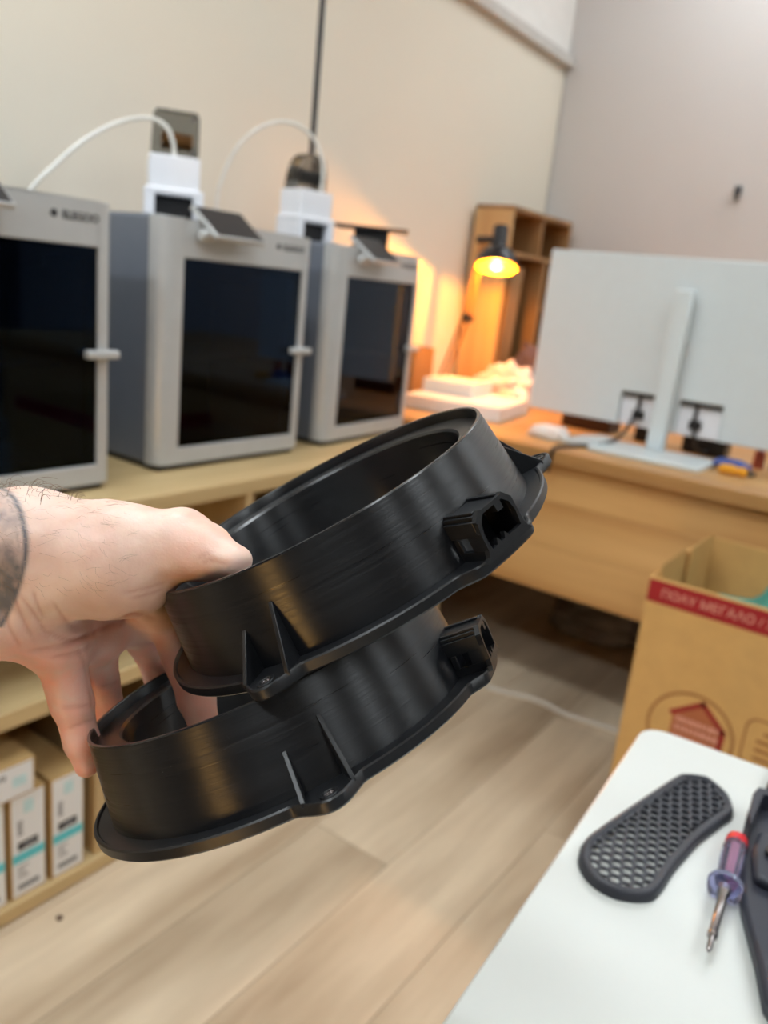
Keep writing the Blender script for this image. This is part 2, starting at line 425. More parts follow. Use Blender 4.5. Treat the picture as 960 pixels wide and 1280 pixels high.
# spool cartons standing in the lower bay
def spool_box(label, loc, lying=False, rz=0.0):
    t = thing('filament_carton', label, 'box', loc, rz, 'filament cartons on the lower shelf')
    W, D, H = .066, .205, .206
    part('carton', MB().box((-D, 0, 0), (0, W, H)), 'kraft', t, 0.001)
    lb = part('label_panel', MB().box((0, .004, .004), (.0006, W - .003, H - .004)), 'label', t)
    part('black_band', MB().box((.0006, .014, .096), (.0011, .051, .112)), 'ink', lb)
    part('cyan_stripe', MB().box((.0006, .004, .072), (.0011, W - .003, .090)), 'cyan', lb)
    g = MB().box((.0006, .026, .166), (.0010, .044, .190)); part('emblem', g, 'palecyan', lb)
    g = MB()
    for k in range(5): g.box((.0006, .014, .126 + k * .006), (.0010, .024 - .002 * (k % 2), .130 + k * .006))
    for k in range(4): g.box((.0006, .013, .040 + k * .007), (.0010, .033 - .004 * (k % 3), .0425 + k * .007))
    part('fine_print', g, 'greyink', lb)['kind'] = 'stuff'
    g = MB().box((.0006, .013, .016), (.0010, .052, .026)); part('name_print', g, 'greyink', lb)
    part('print_band', MB().box((.0011, .024, .100), (.0014, .046, .107)), 'greyink', lb)
    if lying:
        # laid on its long side: height becomes the row direction
        t.rotation_euler = (math.radians(-90), 0, 0)
    return t
spool_box('kraft filament carton with cyan stripe, standing furthest right against the divider', (SX - .002, .690, .032))
spool_box('kraft filament carton with cyan stripe, standing left of the rightmost carton', (SX - .004, .6155, .032))
spool_box('kraft filament carton at the left photo edge, standing third from the divider', (SX - .004, .5425, .032))
spool_box('kraft filament carton lying flat on top of the two left standing cartons', (SX + .002, .454, .239 + .066), lying=True)

# ------------------------------------------------------------------ printers
def printer(label, y, x=-1.242, rz=0.0):
    t = thing('enclosed_printer', label, 'printer', (x, y, .72), rz, 'enclosed 3D printers on the shelf unit')
    Wd, D, H = .412, .400, .482
    b = MB()
    b.box((-D, .006, .012), (-.035, .018, H)); b.box((-D, Wd - .018, .012), (-.035, Wd - .006, H))
    b.box((-D, .018, .012), (-D + .012, Wd - .018, H)); b.box((-D + .012, .018, H - .014), (-.035, Wd - .018, H)); b.box((-D + .012, .018, .012), (-.035, Wd - .018, .03))
    part('body', b, 'sidegrey', t, 0.003)
    # silver front frame: rounded side columns, top and bottom rails
    fr = MB()
    R = .030
    colL = [(-.040, 0), (-R, 0)] + [(-R + R * math.sin(math.radians(a)), R - R * math.cos(math.radians(a))) for a in (18, 36, 54, 72, 90)] + [(0, .050), (-.040, .050)]
    fr.prism(colL, (0, 0, .012), (1, 0, 0), (0, 1, 0), (0, 0, H - .012))
    R = .016
    colR = [(-.040, Wd), (-.040, Wd - .028), (0, Wd - .028)] + [(-R + R * math.cos(math.radians(a)), Wd - R + R * math.sin(math.radians(a))) for a in (0, 22, 45, 68, 90)]
    fr.prism(colR, (0, 0, .012), (1, 0, 0), (0, 1, 0), (0, 0, H - .012))
    fr.box((-.040, .050, .412), (0, Wd - .028, H)); fr.box((-.040, .050, .012), (0, Wd - .028, .046))
    part('front_frame', fr, 'silver', t, 0.0012)
    part('interior', MB().box((-.30, .02, .031), (-.296, Wd - .02, .46)), 'inner', t)
    part('bed_plate', MB().box((-.29, .05, .21), (-.06, Wd - .05, .218)), 'bed', t, 0.002)
    part('gantry', MB().box((-.20, .022, .37), (-.17, Wd - .022, .40)), 'inner', t, 0.002)
    d = part('door', MB().box((-.010, .051, .047), (-.004, Wd - .029, .411)), 'door', t)
    part('door_border', MB().box((-.016, .051, .047), (-.0105, .062, .411)).box((-.016, Wd - .046, .047), (-.0105, Wd - .029, .411))
         .box((-.016, .062, .392), (-.0105, Wd - .046, .411)).box((-.016, .062, .047), (-.0105, Wd - .046, .058)), 'black', d)
    part('handle', MB().box((0, Wd - .056, .232), (.016, Wd + .006, .246)), 'silver', d, 0.003)
    part('base_foot', MB().box((-D + .02, .012, 0), (-.012, Wd - .012, .012)), 'black', t)
    lg = text_mesh('logo', 'ELEGOO', .017, 'ink', t, Matrix(((0, 0, 1, .0003), (1, 0, 0, .318), (0, 1, 0, .450), (0, 0, 0, 1))), .0002, 0.0005)
    ic = MB().lathe([(.006, 0), (.006, .0004)], 20, (.0003, .304, .456), (0, 1, 0), (0, 0, 1), (1, 0, 0))
    part('logo_mark', ic, 'ink', t)
    # tilting touch screen on the top left
    s = MB()
    top, bot = Vector((-.030, 0, .506)), Vector((.046, 0, .453))
    n = (bot - top).normalized(); up = n.cross(Vector((0, 1, 0))).normalized()
    c = (top + bot) / 2; L = (bot - top).length / 2
    s.obox(c + Vector((0, .151, 0)), n * L, Vector((0, .064, 0)), up * .005)
    sh = part('screen_housing', s, 'silver', t, 0.002)
    s = MB().obox(c + Vector((0, .151, 0)) + up * .0056, n * (L - .004), Vector((0, .060, 0)), up * .0006)
    part('screen_glass', s, 'screen', sh)
    s = MB().lathe([(.011, -.016), (.011, .016)], 20, (.014, .090, .456), (1, 0, 0), (0, 0, 1), (0, 1, 0))
    part('screen_hinge', s, 'silver', t, 0.002)
    s = MB().obox(c + Vector((-.012, .151, 0)) - up * .014, n * .018, Vector((0, .045, 0)), up * .009)
    part('screen_mount', s, 'darkgrey', t, 0.002)
    return t
printer('silver enclosed printer cut by the left photo edge, nearest the camera', .456, -1.200)
printer('silver enclosed printer in the middle of the row of three', 1.004)
printer('silver enclosed printer furthest away, beside the lamp-lit shelf', 1.517, -1.252, math.radians(5))

def feeder(label, loc, rz, tube_pts, round_top):
    t = thing('filament_feeder', label, 'filament feeder', loc, rz, 'filament feeders on the printers')
    # local: front = +X, width along Y
    W, D = .100, .085
    b = MB().box((-D, -W / 2, .050), (0, W / 2, .124)).box((-D, -W / 2 - .008, 0), (.006, -W / 2 + .012, .056)).box((-D, W / 2 - .012, 0), (.006, W / 2 + .008, .056))
    b.box((-D, -W / 2, .0), (-D + .010, W / 2, .05)).box((-D, -W / 2 - .008, .048), (.006, W / 2 + .008, .062))
    part('housing', b, 'white_pl', t, 0.003)
    part('window', MB().box((-D + .012, -W / 2 + .013, .001), (-.012, W / 2 - .013, .047)), 'black', t)
    if round_top:
        pts = [(-.048, 0), (.048, 0), (.046, .05), (.038, .076), (.026, .086), (-.012, .086), (-.030, .07), (-.041, .04)]
    else:
        pts = [(-.047, 0), (.048, 0), (.048, .078), (.043, .088), (-.036, .088), (-.043, .078)]
    dm = part('smoked_cover', MB().prism([(p[0], p[1]) for p in pts], (-.026, 0, .124), (0, 1, 0), (0, 0, 1), (-.052, 0, 0)), 'dome', t, 0.002)
    part('roller', MB().lathe([(.016, -.03), (.016, .03)], 20, (-.052, .005, .156), (1, 0, 0), (0, 0, 1), (0, 1, 0)), 'brass' if not round_top else 'darkgrey', t, 0.001)
    for a, bb in ((.036, .074 if not round_top else .06), (.036, .012)):
        part('screw', MB().lathe([(.005, 0), (.005, .002)], 12, (-.0262, a, .124 + bb), (0, 1, 0), (0, 0, 1), (1, 0, 0)), 'chrome', t)
    tb = MB().tube(spline(tube_pts, 10), .0042, 10)
    o = part('feed_tube', tb, 'tube', None)
    o.parent = t
    o.matrix_parent_inverse = (Matrix.Translation(loc) @ Matrix.Rotation(rz, 4, 'Z')).inverted()
    return t
feeder('white feeder box with square smoked cover above the middle printer', (-1.385, 1.145, 1.2025), math.radians(-36),
       [(-1.394, 1.150, 1.325), (-1.396, 1.147, 1.351), (-1.406, 1.136, 1.379), (-1.43, 1.114, 1.390), (-1.44, 1.054, 1.371), (-1.45, .991, 1.331), (-1.46, .930, 1.274), (-1.47, .879, 1.211), (-1.475, .866, 1.12)], False)
feeder('white feeder box with rounded smoked cover above the furthest printer', (-1.405, 1.605, 1.2025), math.radians(-10),
       [(-1.416, 1.632, 1.325), (-1.416, 1.628, 1.395), (-1.432, 1.602, 1.450), (-1.46, 1.547, 1.472), (-1.49, 1.492, 1.454), (-1.52, 1.447, 1.406), (-1.55, 1.431, 1.341), (-1.57, 1.430, 1.277), (-1.575, 1.432, 1.15)], True)
u_, v_ = Vector((.82, .57, 0)), Vector((-.57, .82, 0))
lp = tag(part('dark_plate', MB().obox(Vector((-1.375, 1.80, 1.261)), u_ * .097, v_ * .06, (0, 0, .003)), 'darkgrey', None, 0.001),
         'thin dark flat plate lying on a block above the furthest printer', 'plate')
tag(part('dark_block', MB().obox(Vector((-1.375, 1.80, 1.230)), u_ * .045, v_ * .04, (0, 0, .0275)), 'black', None, 0.002), 'black block under the thin plate on top of the furthest printer', 'block')

# ------------------------------------------------------------------ desk against the back wall
DY = 1.972
dk = thing('workbench', 'wide oiled oak workbench with closed front panel carrying the monitor', 'desk', (0, DY, 0))
yy = 0.0; k = 0
while yy < 1.39:
    w_ = min(.20, 1.405 - yy)
    part('top_board', MB().box((XL + .015, yy, .712), (1.2, yy + w_ - .002, .75)), 'oak_top', dk, 0.003)
    yy += .20; k += 1
for z0, z1 in ((.352, .4785), (.479, .6055), (.606, .711)):
    part('front_board', MB().box((-1.10, .026, z0), (1.17, .046, z1)), 'oak', dk, 0.002)
for lx in (-1.64, 1.10):
    for ly in (.05, 1.30):
        part('leg', MB().box((lx, ly, 0), (lx + .07, ly + .07, .712)), 'oak', dk, 0.003)
part('apron_rail', MB().box((XL + .02, .09, .64), (1.17, .115, .712)), 'oak', dk)

# cubby shelf standing on the bench in the corner
cb = thing('cubby_shelf', 'narrow wooden cubby shelf standing on the workbench in the room corner', 'shelf', (-1.485, 2.775, .751))
W, D, H = .535, .155, .682
part('side_panel', MB().box((-D, 0, 0), (0, .016, H)), 'shelflit', cb, 0.001)
part('side_panel', MB().box((-D, W - .016, 0), (0, W, H)), 'shelfwood', cb, 0.001)
part('top_panel', MB().box((-D, .0, H), (0, W, H + .016)), 'shelfwood', cb, 0.001)
part('bottom_panel', MB().box((-D, .016, 0), (0, W - .016, .016)), 'shelfwood', cb)
part('back_panel', MB().box((-D, .016, .016), (-D + .006, W - .016, H)), 'shelfwood', cb)
part('shelf', MB().box((-D + .006, .016, .525), (-.002, W - .016, .541)), 'shelfwood', cb, 0.001)
part('divider', MB().box((-D + .006, .26, .541), (-.002, .276, H)), 'shelfwood', cb, 0.001)
part('divider', MB().box((-D + .006, .33, .016), (-.002, .346, .525)), 'shelfwood', cb, 0.001)
part('shelf', MB().box((-D + .006, .346, .335), (-.004, W - .016, .349)), 'shelfwood', cb, 0.001)
part('shelf', MB().box((-D + .006, .346, .165), (-.004, W - .016, .179)), 'shelfwood', cb, 0.001)
wb = tag(part('wooden_board', MB().obox((-1.535, 2.875, 1.005), (.045, 0, 0), (0, .05, 0), (0, .015, .235)), 'shelfwood', None, 0.001),
         'upright wooden board leaning inside the tall left bay of the cubby shelf', 'board')

# amber desk lamp
ly = 2.52
lm = thing('desk_lamp', 'black shaded desk lamp glowing amber in front of the cubby shelf', 'lamp', (-1.560, ly, .751))
def L_(p): return (p[0] + 1.560, p[1] - ly, p[2] - .751)
part('lamp_base', MB().lathe([(.04, 0), (.04, .014), (.034, .02), (.012, .022), (.012, .03)], 28), 'lampblack', lm)
part('lower_arm', MB().tube([(-.012, 0, .02), (.075, 0, .30)], .0055).tube([(.012, 0, .02), (.096, 0, .29)], .0055), 'brass', lm)
part('upper_arm', MB().tube([(.08, 0, .29), (.105, 0, .565)], .0055).tube([(.10, 0, .285), (.122, 0, .555)], .0055), 'brass', lm)
part('elbow_joint', MB().lathe([(.017, -.014), (.017, .014)], 18, (.09, 0, .29), (1, 0, 0), (0, 0, 1), (0, 1, 0)), 'lampblack', lm)
part('head_bracket', MB().tube([(.09, 0, .552), (.175, 0, .557)], .013, 12), 'lampblack', lm, 0.001)
ta = math.radians(19)
hd = Vector((.176, 0, .552)); az_ = Vector((-.5 * math.sin(ta), .86 * math.sin(ta), math.cos(ta))).normalized()   # shade axis, mouth turned to the room
ax_ = Vector((0, 0, 1)).cross(az_).normalized(); ay_ = az_.cross(ax_)
hk = dict(o=hd, ax=ax_, ay=ay_, az=az_)
part('lamp_neck', MB().lathe([(.0, .048), (.026, .048), (.028, -.022), (.034, -.030)], 24, **hk), 'lampblack', lm)
sh_o = [(.028, -.022), (.046, -.032), (.060, -.050), (.070, -.076), (.072, -.090)]
part('lamp_shade', MB().lathe(sh_o + [(r - .002, z) for r, z in reversed(sh_o)], 40, closed=True, **hk), 'lampblack', lm)
sh_i = [(r - .0025, z - .0005) for r, z in sh_o]
part('shade_lining', MB().lathe(sh_i + [(r - .001, z) for r, z in reversed(sh_i)], 40, closed=True, **hk), 'lampin', lm)
part('lit_diffuser', MB().lathe([(0, -.085), (.066, -.085), (.066, -.082), (0, -.082)], 40, **hk), 'lampdisc', lm)
part('bulb', MB().lathe([(.0, -.0950), (.012, -.0945), (.019, -.0915), (.019, -.0865), (0, -.086)], 24, **hk), 'bulb', lm)
ld = bpy.data.lights.new('lamp_light', 'POINT'); ld.energy = LAMP_W; ld.color = (1.0, 0.36, 0.03); ld.shadow_soft_size = .012
lo_ = bpy.data.objects.new('lamp_light', ld); COL.objects.link(lo_); lo_.parent = lm; lo_.location = hd - az_ * .0985; lo_.rotation_euler = az_.to_track_quat('Z', 'Y').to_euler()

# monitor seen from behind
mo = thing('monitor', 'large pale grey computer monitor seen from behind on the workbench', 'monitor', (-.665, 2.27, .751))
w_, z0, z1 = .405, .058, .522
pts = [(-w_, z0), (-.125, z0), (-.125, z0 + .095), (-.020, z0 + .095), (-.020, z0), (.040, z0), (.040, z0 + .095), (.155, z0 + .095), (.155, z0), (w_, z0), (w_, z1), (-w_, z1)]
part('back_shell', MB().prism(pts, (0, .0, 0), (1, 0, 0), (0, 0, 1), (0, .022, 0)), 'mon', mo, 0.003)
part('display_panel', MB().box((-w_, .0222, z0 - .002), (w_, .036, z1)), 'white_pl', mo, 0.003)
part('screen', MB().box((-w_ + .008, .036, z0 + .008), (w_ - .008, .0366, z1 - .008)), 'screen', mo)
part('port_bar', MB().box((-.124, .010, z0 + .082), (-.021, .022, z0 + .0945)), 'darkgrey', mo)
part('port_bar', MB().box((.041, .010, z0 + .082), (.154, .022, z0 + .0945)), 'darkgrey', mo)
for px in (-.075, .085):
    part('connector', MB().box((px - .012, .006, z0 + .020), (px + .02, .021, z0 + .044)), 'black', mo, 0.002)
part('cable', MB().tube(spline([(-.072, .014, z0 + .085), (-.076, .008, z0 + .04), (-.095, -.03, z0 - .03), (-.12, -.11, .006), (-.150, -.20, .006), (-.172, -.285, .006), (-.176, -.304, -.006), (-.178, -.306, -.06)], 8), .005, 8), 'black', mo)
part('cable', MB().tube(spline([(.085, .014, z0 + .085), (.088, .008, z0 + .03), (.10, .04, .02), (.12, .09, .012)], 8), .005, 8), 'black', mo)
st = MB().box((-.014, -.056, .010), (.034, -.022, .440)).box((-.012, -.022, .30), (.032, .0, .42))
part('stand_column', st, 'mon', mo, 0.006)
part('stand_base', MB().prism(rounded(.30, .19, .012), (-.125, -.20, 0), (1, 0, 0), (0, 1, 0), (0, 0, .011)), 'mon', mo, 0.002)
part('base_wing', MB().prism([(-.11, 0), (0, 0), (.02, .02), (-.02, .022), (-.08, .012)], (-.125, -.16, .0), (1, 0, 0), (0, 0, 1), (0, .13, 0)), 'mon', mo, 0.003)

# things lying on the bench
def lay(name, label, cat, mb, mat, bevel=0.002, group=None):
    return tag(part(name, mb, mat, None, bevel), label, cat, group)
Z = .751
lay('paper_carton', 'wide flat white carton lowest in the pile near the lamp', 'box', MB().obox((-1.325, 2.345, Z + .022), (.16, .03, 0), (-.03, .16, 0), (0, 0, .022)), 'paper')
lay('grey_carton', 'small pale grey carton on top of the wide white carton', 'box', MB().obox((-1.395, 2.385, Z + .067), (.088, .012, 0), (-.012, .09, 0), (0, 0, .022)), 'mon')
tag(blob('crumpled_bag', 'pinkbag', None, (-1.385, 2.72, Z), .092, (1.1, .8, .95), 3), 'crumpled pinkish white plastic bag on the bench below the lamp', 'bag')
tag(blob('crumpled_paper', 'paper', None, (-1.275, 2.60, Z), .045, (1, .9, .95), 5), 'ball of crumpled white paper beside the pinkish bag', 'paper')
tag(blob('violet_cloth', 'purple', None, (-1.345, 2.95, Z), .115, (1.15, .85, 1.15), 8), 'dark grey violet cloth heap behind the pinkish bag', 'cloth')
tag(blob('tissue', 'paper', None, (-.925, 2.125, Z), .045, (1.3, .75, .55), 11, 0.3), 'crumpled white tissue near the front edge left of the monitor base', 'tissue')
lay('tape_roll', 'black tape roll standing beside the violet cloth', 'tape roll', MB().lathe([(.028, -.012), (.042, -.012), (.042, .012), (.028, .012)], 32, (-1.235, 2.80, Z + .042), (1, 0, 0), (0, 0, 1), (0, 1, 0), closed=True), 'black')
wbx = thing('wooden_crate', 'small wooden crate against the wall left of the lamp', 'crate', (-1.60, 2.405, Z))
part('crate_panel', MB().box((-.045, -.06, 0), (.045, -.052, .175)), 'shelfwood', wbx, 0.001)
part('crate_panel', MB().box((-.045, .052, 0), (.045, .06, .175)), 'shelfwood', wbx, 0.001)
part('crate_panel', MB().box((-.045, -.052, 0), (-.038, .052, .175)), 'shelfwood', wbx, 0.001)
part('crate_panel', MB().box((.038, -.052, 0), (.045, .052, .175)), 'shelfwood', wbx, 0.001)
part('crate_base', MB().box((-.038, -.052, 0), (.038, .052, .008)), 'shelfwood', wbx)
lay('brown_carton', 'low dark brown carton behind the left part of the monitor', 'box', MB().box((-1.02, 2.42, Z), (-.86, 2.52, Z + .055)), 'brownbox')
lay('black_adapter', 'black power adapter behind the monitor column, left', 'adapter', MB().box((-.775, 2.40, Z), (-.700, 2.47, Z + .055)), 'black', 0.004)
lay('black_case', 'wide black case behind the monitor column, right', 'case', MB().box((-.625, 2.37, Z), (-.505, 2.45, Z + .070)), 'black', 0.006)
lay('blue_tool', 'blue plastic tool handle right of the monitor base', 'tool', MB().tube(spline([(-.49, 2.20, Z + .014), (-.455, 2.215, Z + .016), (-.40, 2.21, Z + .014)], 5), [.008] * 2 + [.0135] * 7 + [.010, .008], 10), 'blue', 0)
yt = thing('yellow_tool', 'orange-yellow hand tool with black tip right of the monitor base', 'tool', (-.425, 2.135, Z))
part('grip', MB().tube(spline([(-.035, 0, .012), (-.01, .002, .014), (.012, 0, .012)], 5), [.008] + [.0125] * 9 + [.010], 10), 'yellow', yt)
part('collar', MB().tube([(.012, 0, .012), (.016, 0, .013), (.030, .004, .013), (.034, .004, .013)], [.007, .0125, .0125, .007], 10), 'yellow', yt)
part('tip', MB().tube([(.034, .004, .013), (.05, .012, .011)], [.008, .005], 10), 'black', yt)
for k, (bx, by, hh, lab) in enumerate(((-.405, 2.33, .062, 'red-brown bottle right of the monitor, leftmost of three'), (-.365, 2.35, .072, 'red-brown bottle right of the monitor, tallest and middle of three'), (-.33, 2.31, .055, 'red-brown bottle right of the monitor, cut by the photo edge'))):
    t = thing('small_bottle', lab, 'bottle', (bx, by, Z), 0, 'small bottles beside the monitor')
    part('flask', MB().lathe([(.0, 0), (.014, 0), (.015, .003), (.015, hh * .7), (.008, hh * .82), (.007, hh)], 20), 'bottle', t)
    part('bottle_cap', MB().lathe([(.009, hh), (.009, hh + .012), (0, hh + .012)], 16), 'black' if k == 1 else 'white_pl', t)

# under the bench
tag(blob('plastic_bag', 'greybag', None, (-.86, 2.68, 0), .13, (1.3, .9, .55), 21, 0.3), 'crumpled grey plastic bag on the floor under the workbench', 'bag')
tag(part('floor_cable', MB().tube(spline([(-1.45, 2.03, .006), (-1.15, 2.02, .006), (-.94, 2.000, .006), (-.80, 2.035, .006), (-.70, 2.025, .006), (-.62, 2.035, .006), (-.54, 2.045, .006), (-.35, 2.04, .006), (0, 2.06, .006)], 8), .0075, 8), 'cable_w'),
    'white cable running along the floor below the workbench front', 'cable')
tag(part('floor_crumb', MB().lathe([(0, 0), (.005, 0), (.006, .003), (.003, .005), (0, .005)], 9, (-1.055, .668, 0)), 'brownbox'), 'tiny dark crumb on the floor before the spool cartons', 'crumb')
tag(part('wall_hook', MB().obox((-.878, YB - .008, 1.60), (.012, 0, 0), (0, .008, 0), (0, 0, .016)).tube([(-.878, YB - .012, 1.595), (-.874, YB - .03, 1.575), (-.870, YB - .03, 1.56)], .007), 'darkgrey', None, 0.002), 'small dark hook on the bare grey back wall', 'hook')

# ------------------------------------------------------------------ moving box
bx = thing('moving_box', 'open cardboard moving box with a red printed band', 'box', (-.402, 1.50, 0))
BW, BD, BH, T_ = .60, .42, .640, .005
wood_ = None
fp = part('front_wall', MB().box((0, 0, 0), (BW, T_, BH)), 'kraft2', bx, 0.001)
part('left_wall', MB().box((0, T_, 0), (T_, BD - T_, BH)), 'kraft2', bx, 0.001)
part('right_wall', MB().box((BW - T_, T_, 0), (BW, BD - T_, BH)), 'kraft2', bx, 0.001)
part('back_wall', MB().box((0, BD - T_, 0), (BW, BD, BH)), 'kraft2', bx, 0.001)
part('base_wall', MB().box((T_, T_, 0), (BW - T_, BD - T_, .006)), 'kraft2', bx)
part('folded_flap', MB().obox((.013, .105, BH - .075), (.0025, 0, .012), (0, .085, 0), (-.002, 0, .085)), 'kraft2', bx, 0.001)
part('folded_flap', MB().obox((.020, .285, BH - .070), (.0025, 0, .012), (0, .09, 0), (-.002, 0, .080)), 'kraft2', bx, 0.001)
part('folded_flap', MB().obox((BW / 2, .011, BH - .10), (BW / 2 - .03, 0, 0), (0, .0025, .0), (0, -.001, .098)), 'kraft2', bx, 0.001)
F = Matrix.Translation((0, 0, 0))
def on_front(x, z): return Matrix(((1, 0, 0, x), (0, 0, -1, -.0006), (0, 1, 0, z), (0, 0, 0, 1)))
part('red_band', MB().box((.0015, -.0006, BH - .048), (BW - .002, 0, BH - .004)), 'red', fp)
part('red_band', MB().box((-.0006, .002, BH - .048), (0, BD - .002, BH - .004)), 'red', bx)
text_mesh('band_text', 'ΠΟΛΥ ΜΕΓΑΛΟ / X-LARGE', .0232, 'pinkprint', fp, on_front(.026, BH - .0345) @ Matrix.Scale(1.0, 4), .0003)
# round seal with a red house mark, and a rounded text frame beside it
def ring_strip(cx, cz, r, wdt, n=48):
    return MB().lathe([(r - wdt, 0), (r, 0), (r, .0005), (r - wdt, .0005)], n, (cx, 0, cz), (1, 0, 0), (0, 0, 1), (0, -1, 0), closed=True)
part('seal_ring', ring_strip(.130, .358, .082, .006), 'brownline', fp)
hx, hz = .140, .352
hs = [(-.046, -.06), (.046, -.06), (.046, .030), (.004, .072), (-.046, .036)]
part('house_fill', MB().prism(hs, (hx, 0, hz), (1, 0, 0), (0, 0, 1), (0, -.0005, 0)), 'redfill', fp)
def strip(pts, wdt):
    m = MB()
    for (a, b) in zip(pts[:-1], pts[1:]):
        a = Vector((a[0], a[1])); b = Vector((b[0], b[1])); d = (b - a).normalized(); n = Vector((-d.y, d.x)) * wdt / 2; a = a - d * wdt * .4; b = b + d * wdt * .4
        m.prism([tuple(a + n), tuple(a - n), tuple(b - n), tuple(b + n)], (hx, -.0005, hz), (1, 0, 0), (0, 0, 1), (0, -.0006, 0))
    return m
part('house_roof', strip([(-.048, .036), (.004, .072), (.048, .030), (.046, -.05)], .010), 'redline', fp)
m = MB()
for r_, zz in ((0, .022), (1, .004), (2, -.016)):
    random.seed(r_ + 3); xx = -.038
    while xx < .036:
        l = random.uniform(.004, .009); m.box((hx + xx, -.0012, hz + zz), (hx + xx + l, -.0005, hz + zz + .010)); xx += l + .003
part('house_text', m, 'pinkprint', fp)
o_ = rounded(.30, .10, .022, 6, .222, .335); i_ = rounded(.292, .092, .019, 6, .226, .339)
m = MB(); n_ = len(o_)
m.add([(p[0], 0, p[1]) for p in o_] + [(p[0], 0, p[1]) for p in i_] + [(p[0], -.0005, p[1]) for p in o_] + [(p[0], -.0005, p[1]) for p in i_],
      [(2 * n_ + k, 2 * n_ + (k + 1) % n_, 3 * n_ + (k + 1) % n_, 3 * n_ + k) for k in range(n_)] + [(k, (k + 1) % n_, 2 * n_ + (k + 1) % n_, 2 * n_ + k) for k in range(n_)])
part('text_frame', m, 'brownline', fp)
m = MB()
for k, (a, b) in enumerate(((.255, .36), (.245, .49), (.245, .48), (.245, .40))): m.box((a, -.0005, .405 - .017 * k), (b, 0, .412 - .017 * k))
part('frame_text', m, 'brownline', fp)
tag(blob('teal_cloth', 'teal', None, (-.17, 1.71, .14), .19, (1.0, .78, 1.62), 14, 0.2, flat=True), 'crumpled teal cloth filling the moving box', 'cloth')
tag(blob('white_wrap', 'paper', None, (-.13, 1.60, .50), .05, (1.0, .7, .9), 17, 0.3), 'white wrapping lying on the teal cloth in the moving box', 'paper')

# ------------------------------------------------------------------ white table in the foreground
tb = thing('white_table', 'glossy white table with rounded corner in the right foreground', 'table', (-.1685, .713, 0), math.radians(3.6))
part('tabletop', MB().prism(rounded(.95, .90, .022, 8), (0, -.90, .728), (1, 0, 0), (0, 1, 0), (0, 0, .022)), 'table', tb, 0.0025, seg=3)
for lx in (.05, .86):
    for ly2 in (-.84, -.08):
        part('leg', MB().box((lx, ly2, 0), (lx + .035, ly2 + .035, .728)), 'white_pl', tb, 0.003)
TZ = .7502
# perforated grille
G = [(-.143, .496), (-.1425, .511), (-.135, .552), (-.119, .630), (-.113, .644), (-.102, .652), (-.094, .653), (-.078, .642), (-.071, .631), (-.067, .617), (-.071, .598), (-.078, .565), (-.081, .540), (-.083, .519), (-.084, .490), (-.089, .477), (-.105, .466), (-.123, .467), (-.137, .479)]
G = [tuple(p) for p in spline([(a, b, 0) for a, b in G + [G[0]]], 5)[:-1]]; G = [(p[0], p[1]) for p in G]
gc = Vector((sum(p[0] for p in G) / len(G), sum(p[1] for p in G) / len(G)))
def inset(P, d):
    out = []; n = len(P)
    for i_ in range(n):
        a = Vector(P[i_ - 2]); b = Vector(P[(i_ + 2) % n]); t = (b - a).normalized(); nn = Vector((-t.y, t.x))
        if nn.dot(gc - Vector(P[i_])) < 0: nn = -nn
        out.append(tuple(Vector(P[i_]) + nn * d))
    return out
gr = thing('speaker_grille', 'black perforated oval speaker grille lying on the white table', 'grille', (gc.x, gc.y, TZ))
rings = [(0, 0), (.0004, .003), (.0018, .0068), (.0036, .0076), (.0054, .0070), (.0054, .0045)]
m = MB(); n_ = len(G)
for d, z in rings:
    m.v += [(p[0] - gc.x, p[1] - gc.y, z) for p in inset(G, d)]
for a in range(len(rings) - 1):
    for k in range(n_): m.f.append((a * n_ + k, a * n_ + (k + 1) % n_, (a + 1) * n_ + (k + 1) % n_, (a + 1) * n_ + k))
part('rim', m, 'grille', gr, 0, 50)
IN = inset(G, .0085)
def inside(p, P):
    c = False
    for a in range(len(P)):
        x0, y0 = P[a - 1]; x1, y1 = P[a]
        if (y0 > p[1]) != (y1 > p[1]) and p[0] < (x1 - x0) * (p[1] - y0) / (y1 - y0) + x0: c = not c
    return c
m = MB(); pt = .0086; hexr = pt / math.sqrt(3); row = 0
ca, sa = math.cos(math.radians(-14)), math.sin(math.radians(-14))
IN2 = inset(G, .0066)
def hexcell(cx, cy):
    vs = []
    for z in (.0048 - .0036 * min(1, max(0, (cy + .09) / .16)), .0064):
        for r_ in (hexr * 1.0, hexr * .77):
            for q in range(6):
                t = math.radians(60 * q + 30); vs.append((cx + r_ * math.cos(t), cy + r_ * math.sin(t), z))
    vs = [(ca * v[0] - sa * v[1], sa * v[0] + ca * v[1], v[2]) for v in vs]
    fs = []
    for q in range(6):
        p = (q + 1) % 6
        fs += [(12 + q, 12 + p, 18 + p, 18 + q), (q, 6 + q, 6 + p, p), (6 + q, 18 + q, 18 + p, 6 + p)]
    return vs, fs
v_ = -.12
while v_ < .12:
    u_ = -.08 + (pt / 2 if row % 2 else 0)
    while u_ < .08:
        X = ca * u_ - sa * v_; Y = sa * u_ + ca * v_
        if inside((X + gc.x, Y + gc.y), IN2):
            m.add(*hexcell(u_, v_))
        u_ += pt
    v_ += pt * math.sqrt(3) / 2; row += 1
mesh_o = part('perforated_panel', m, 'grille', gr, 0, 0)
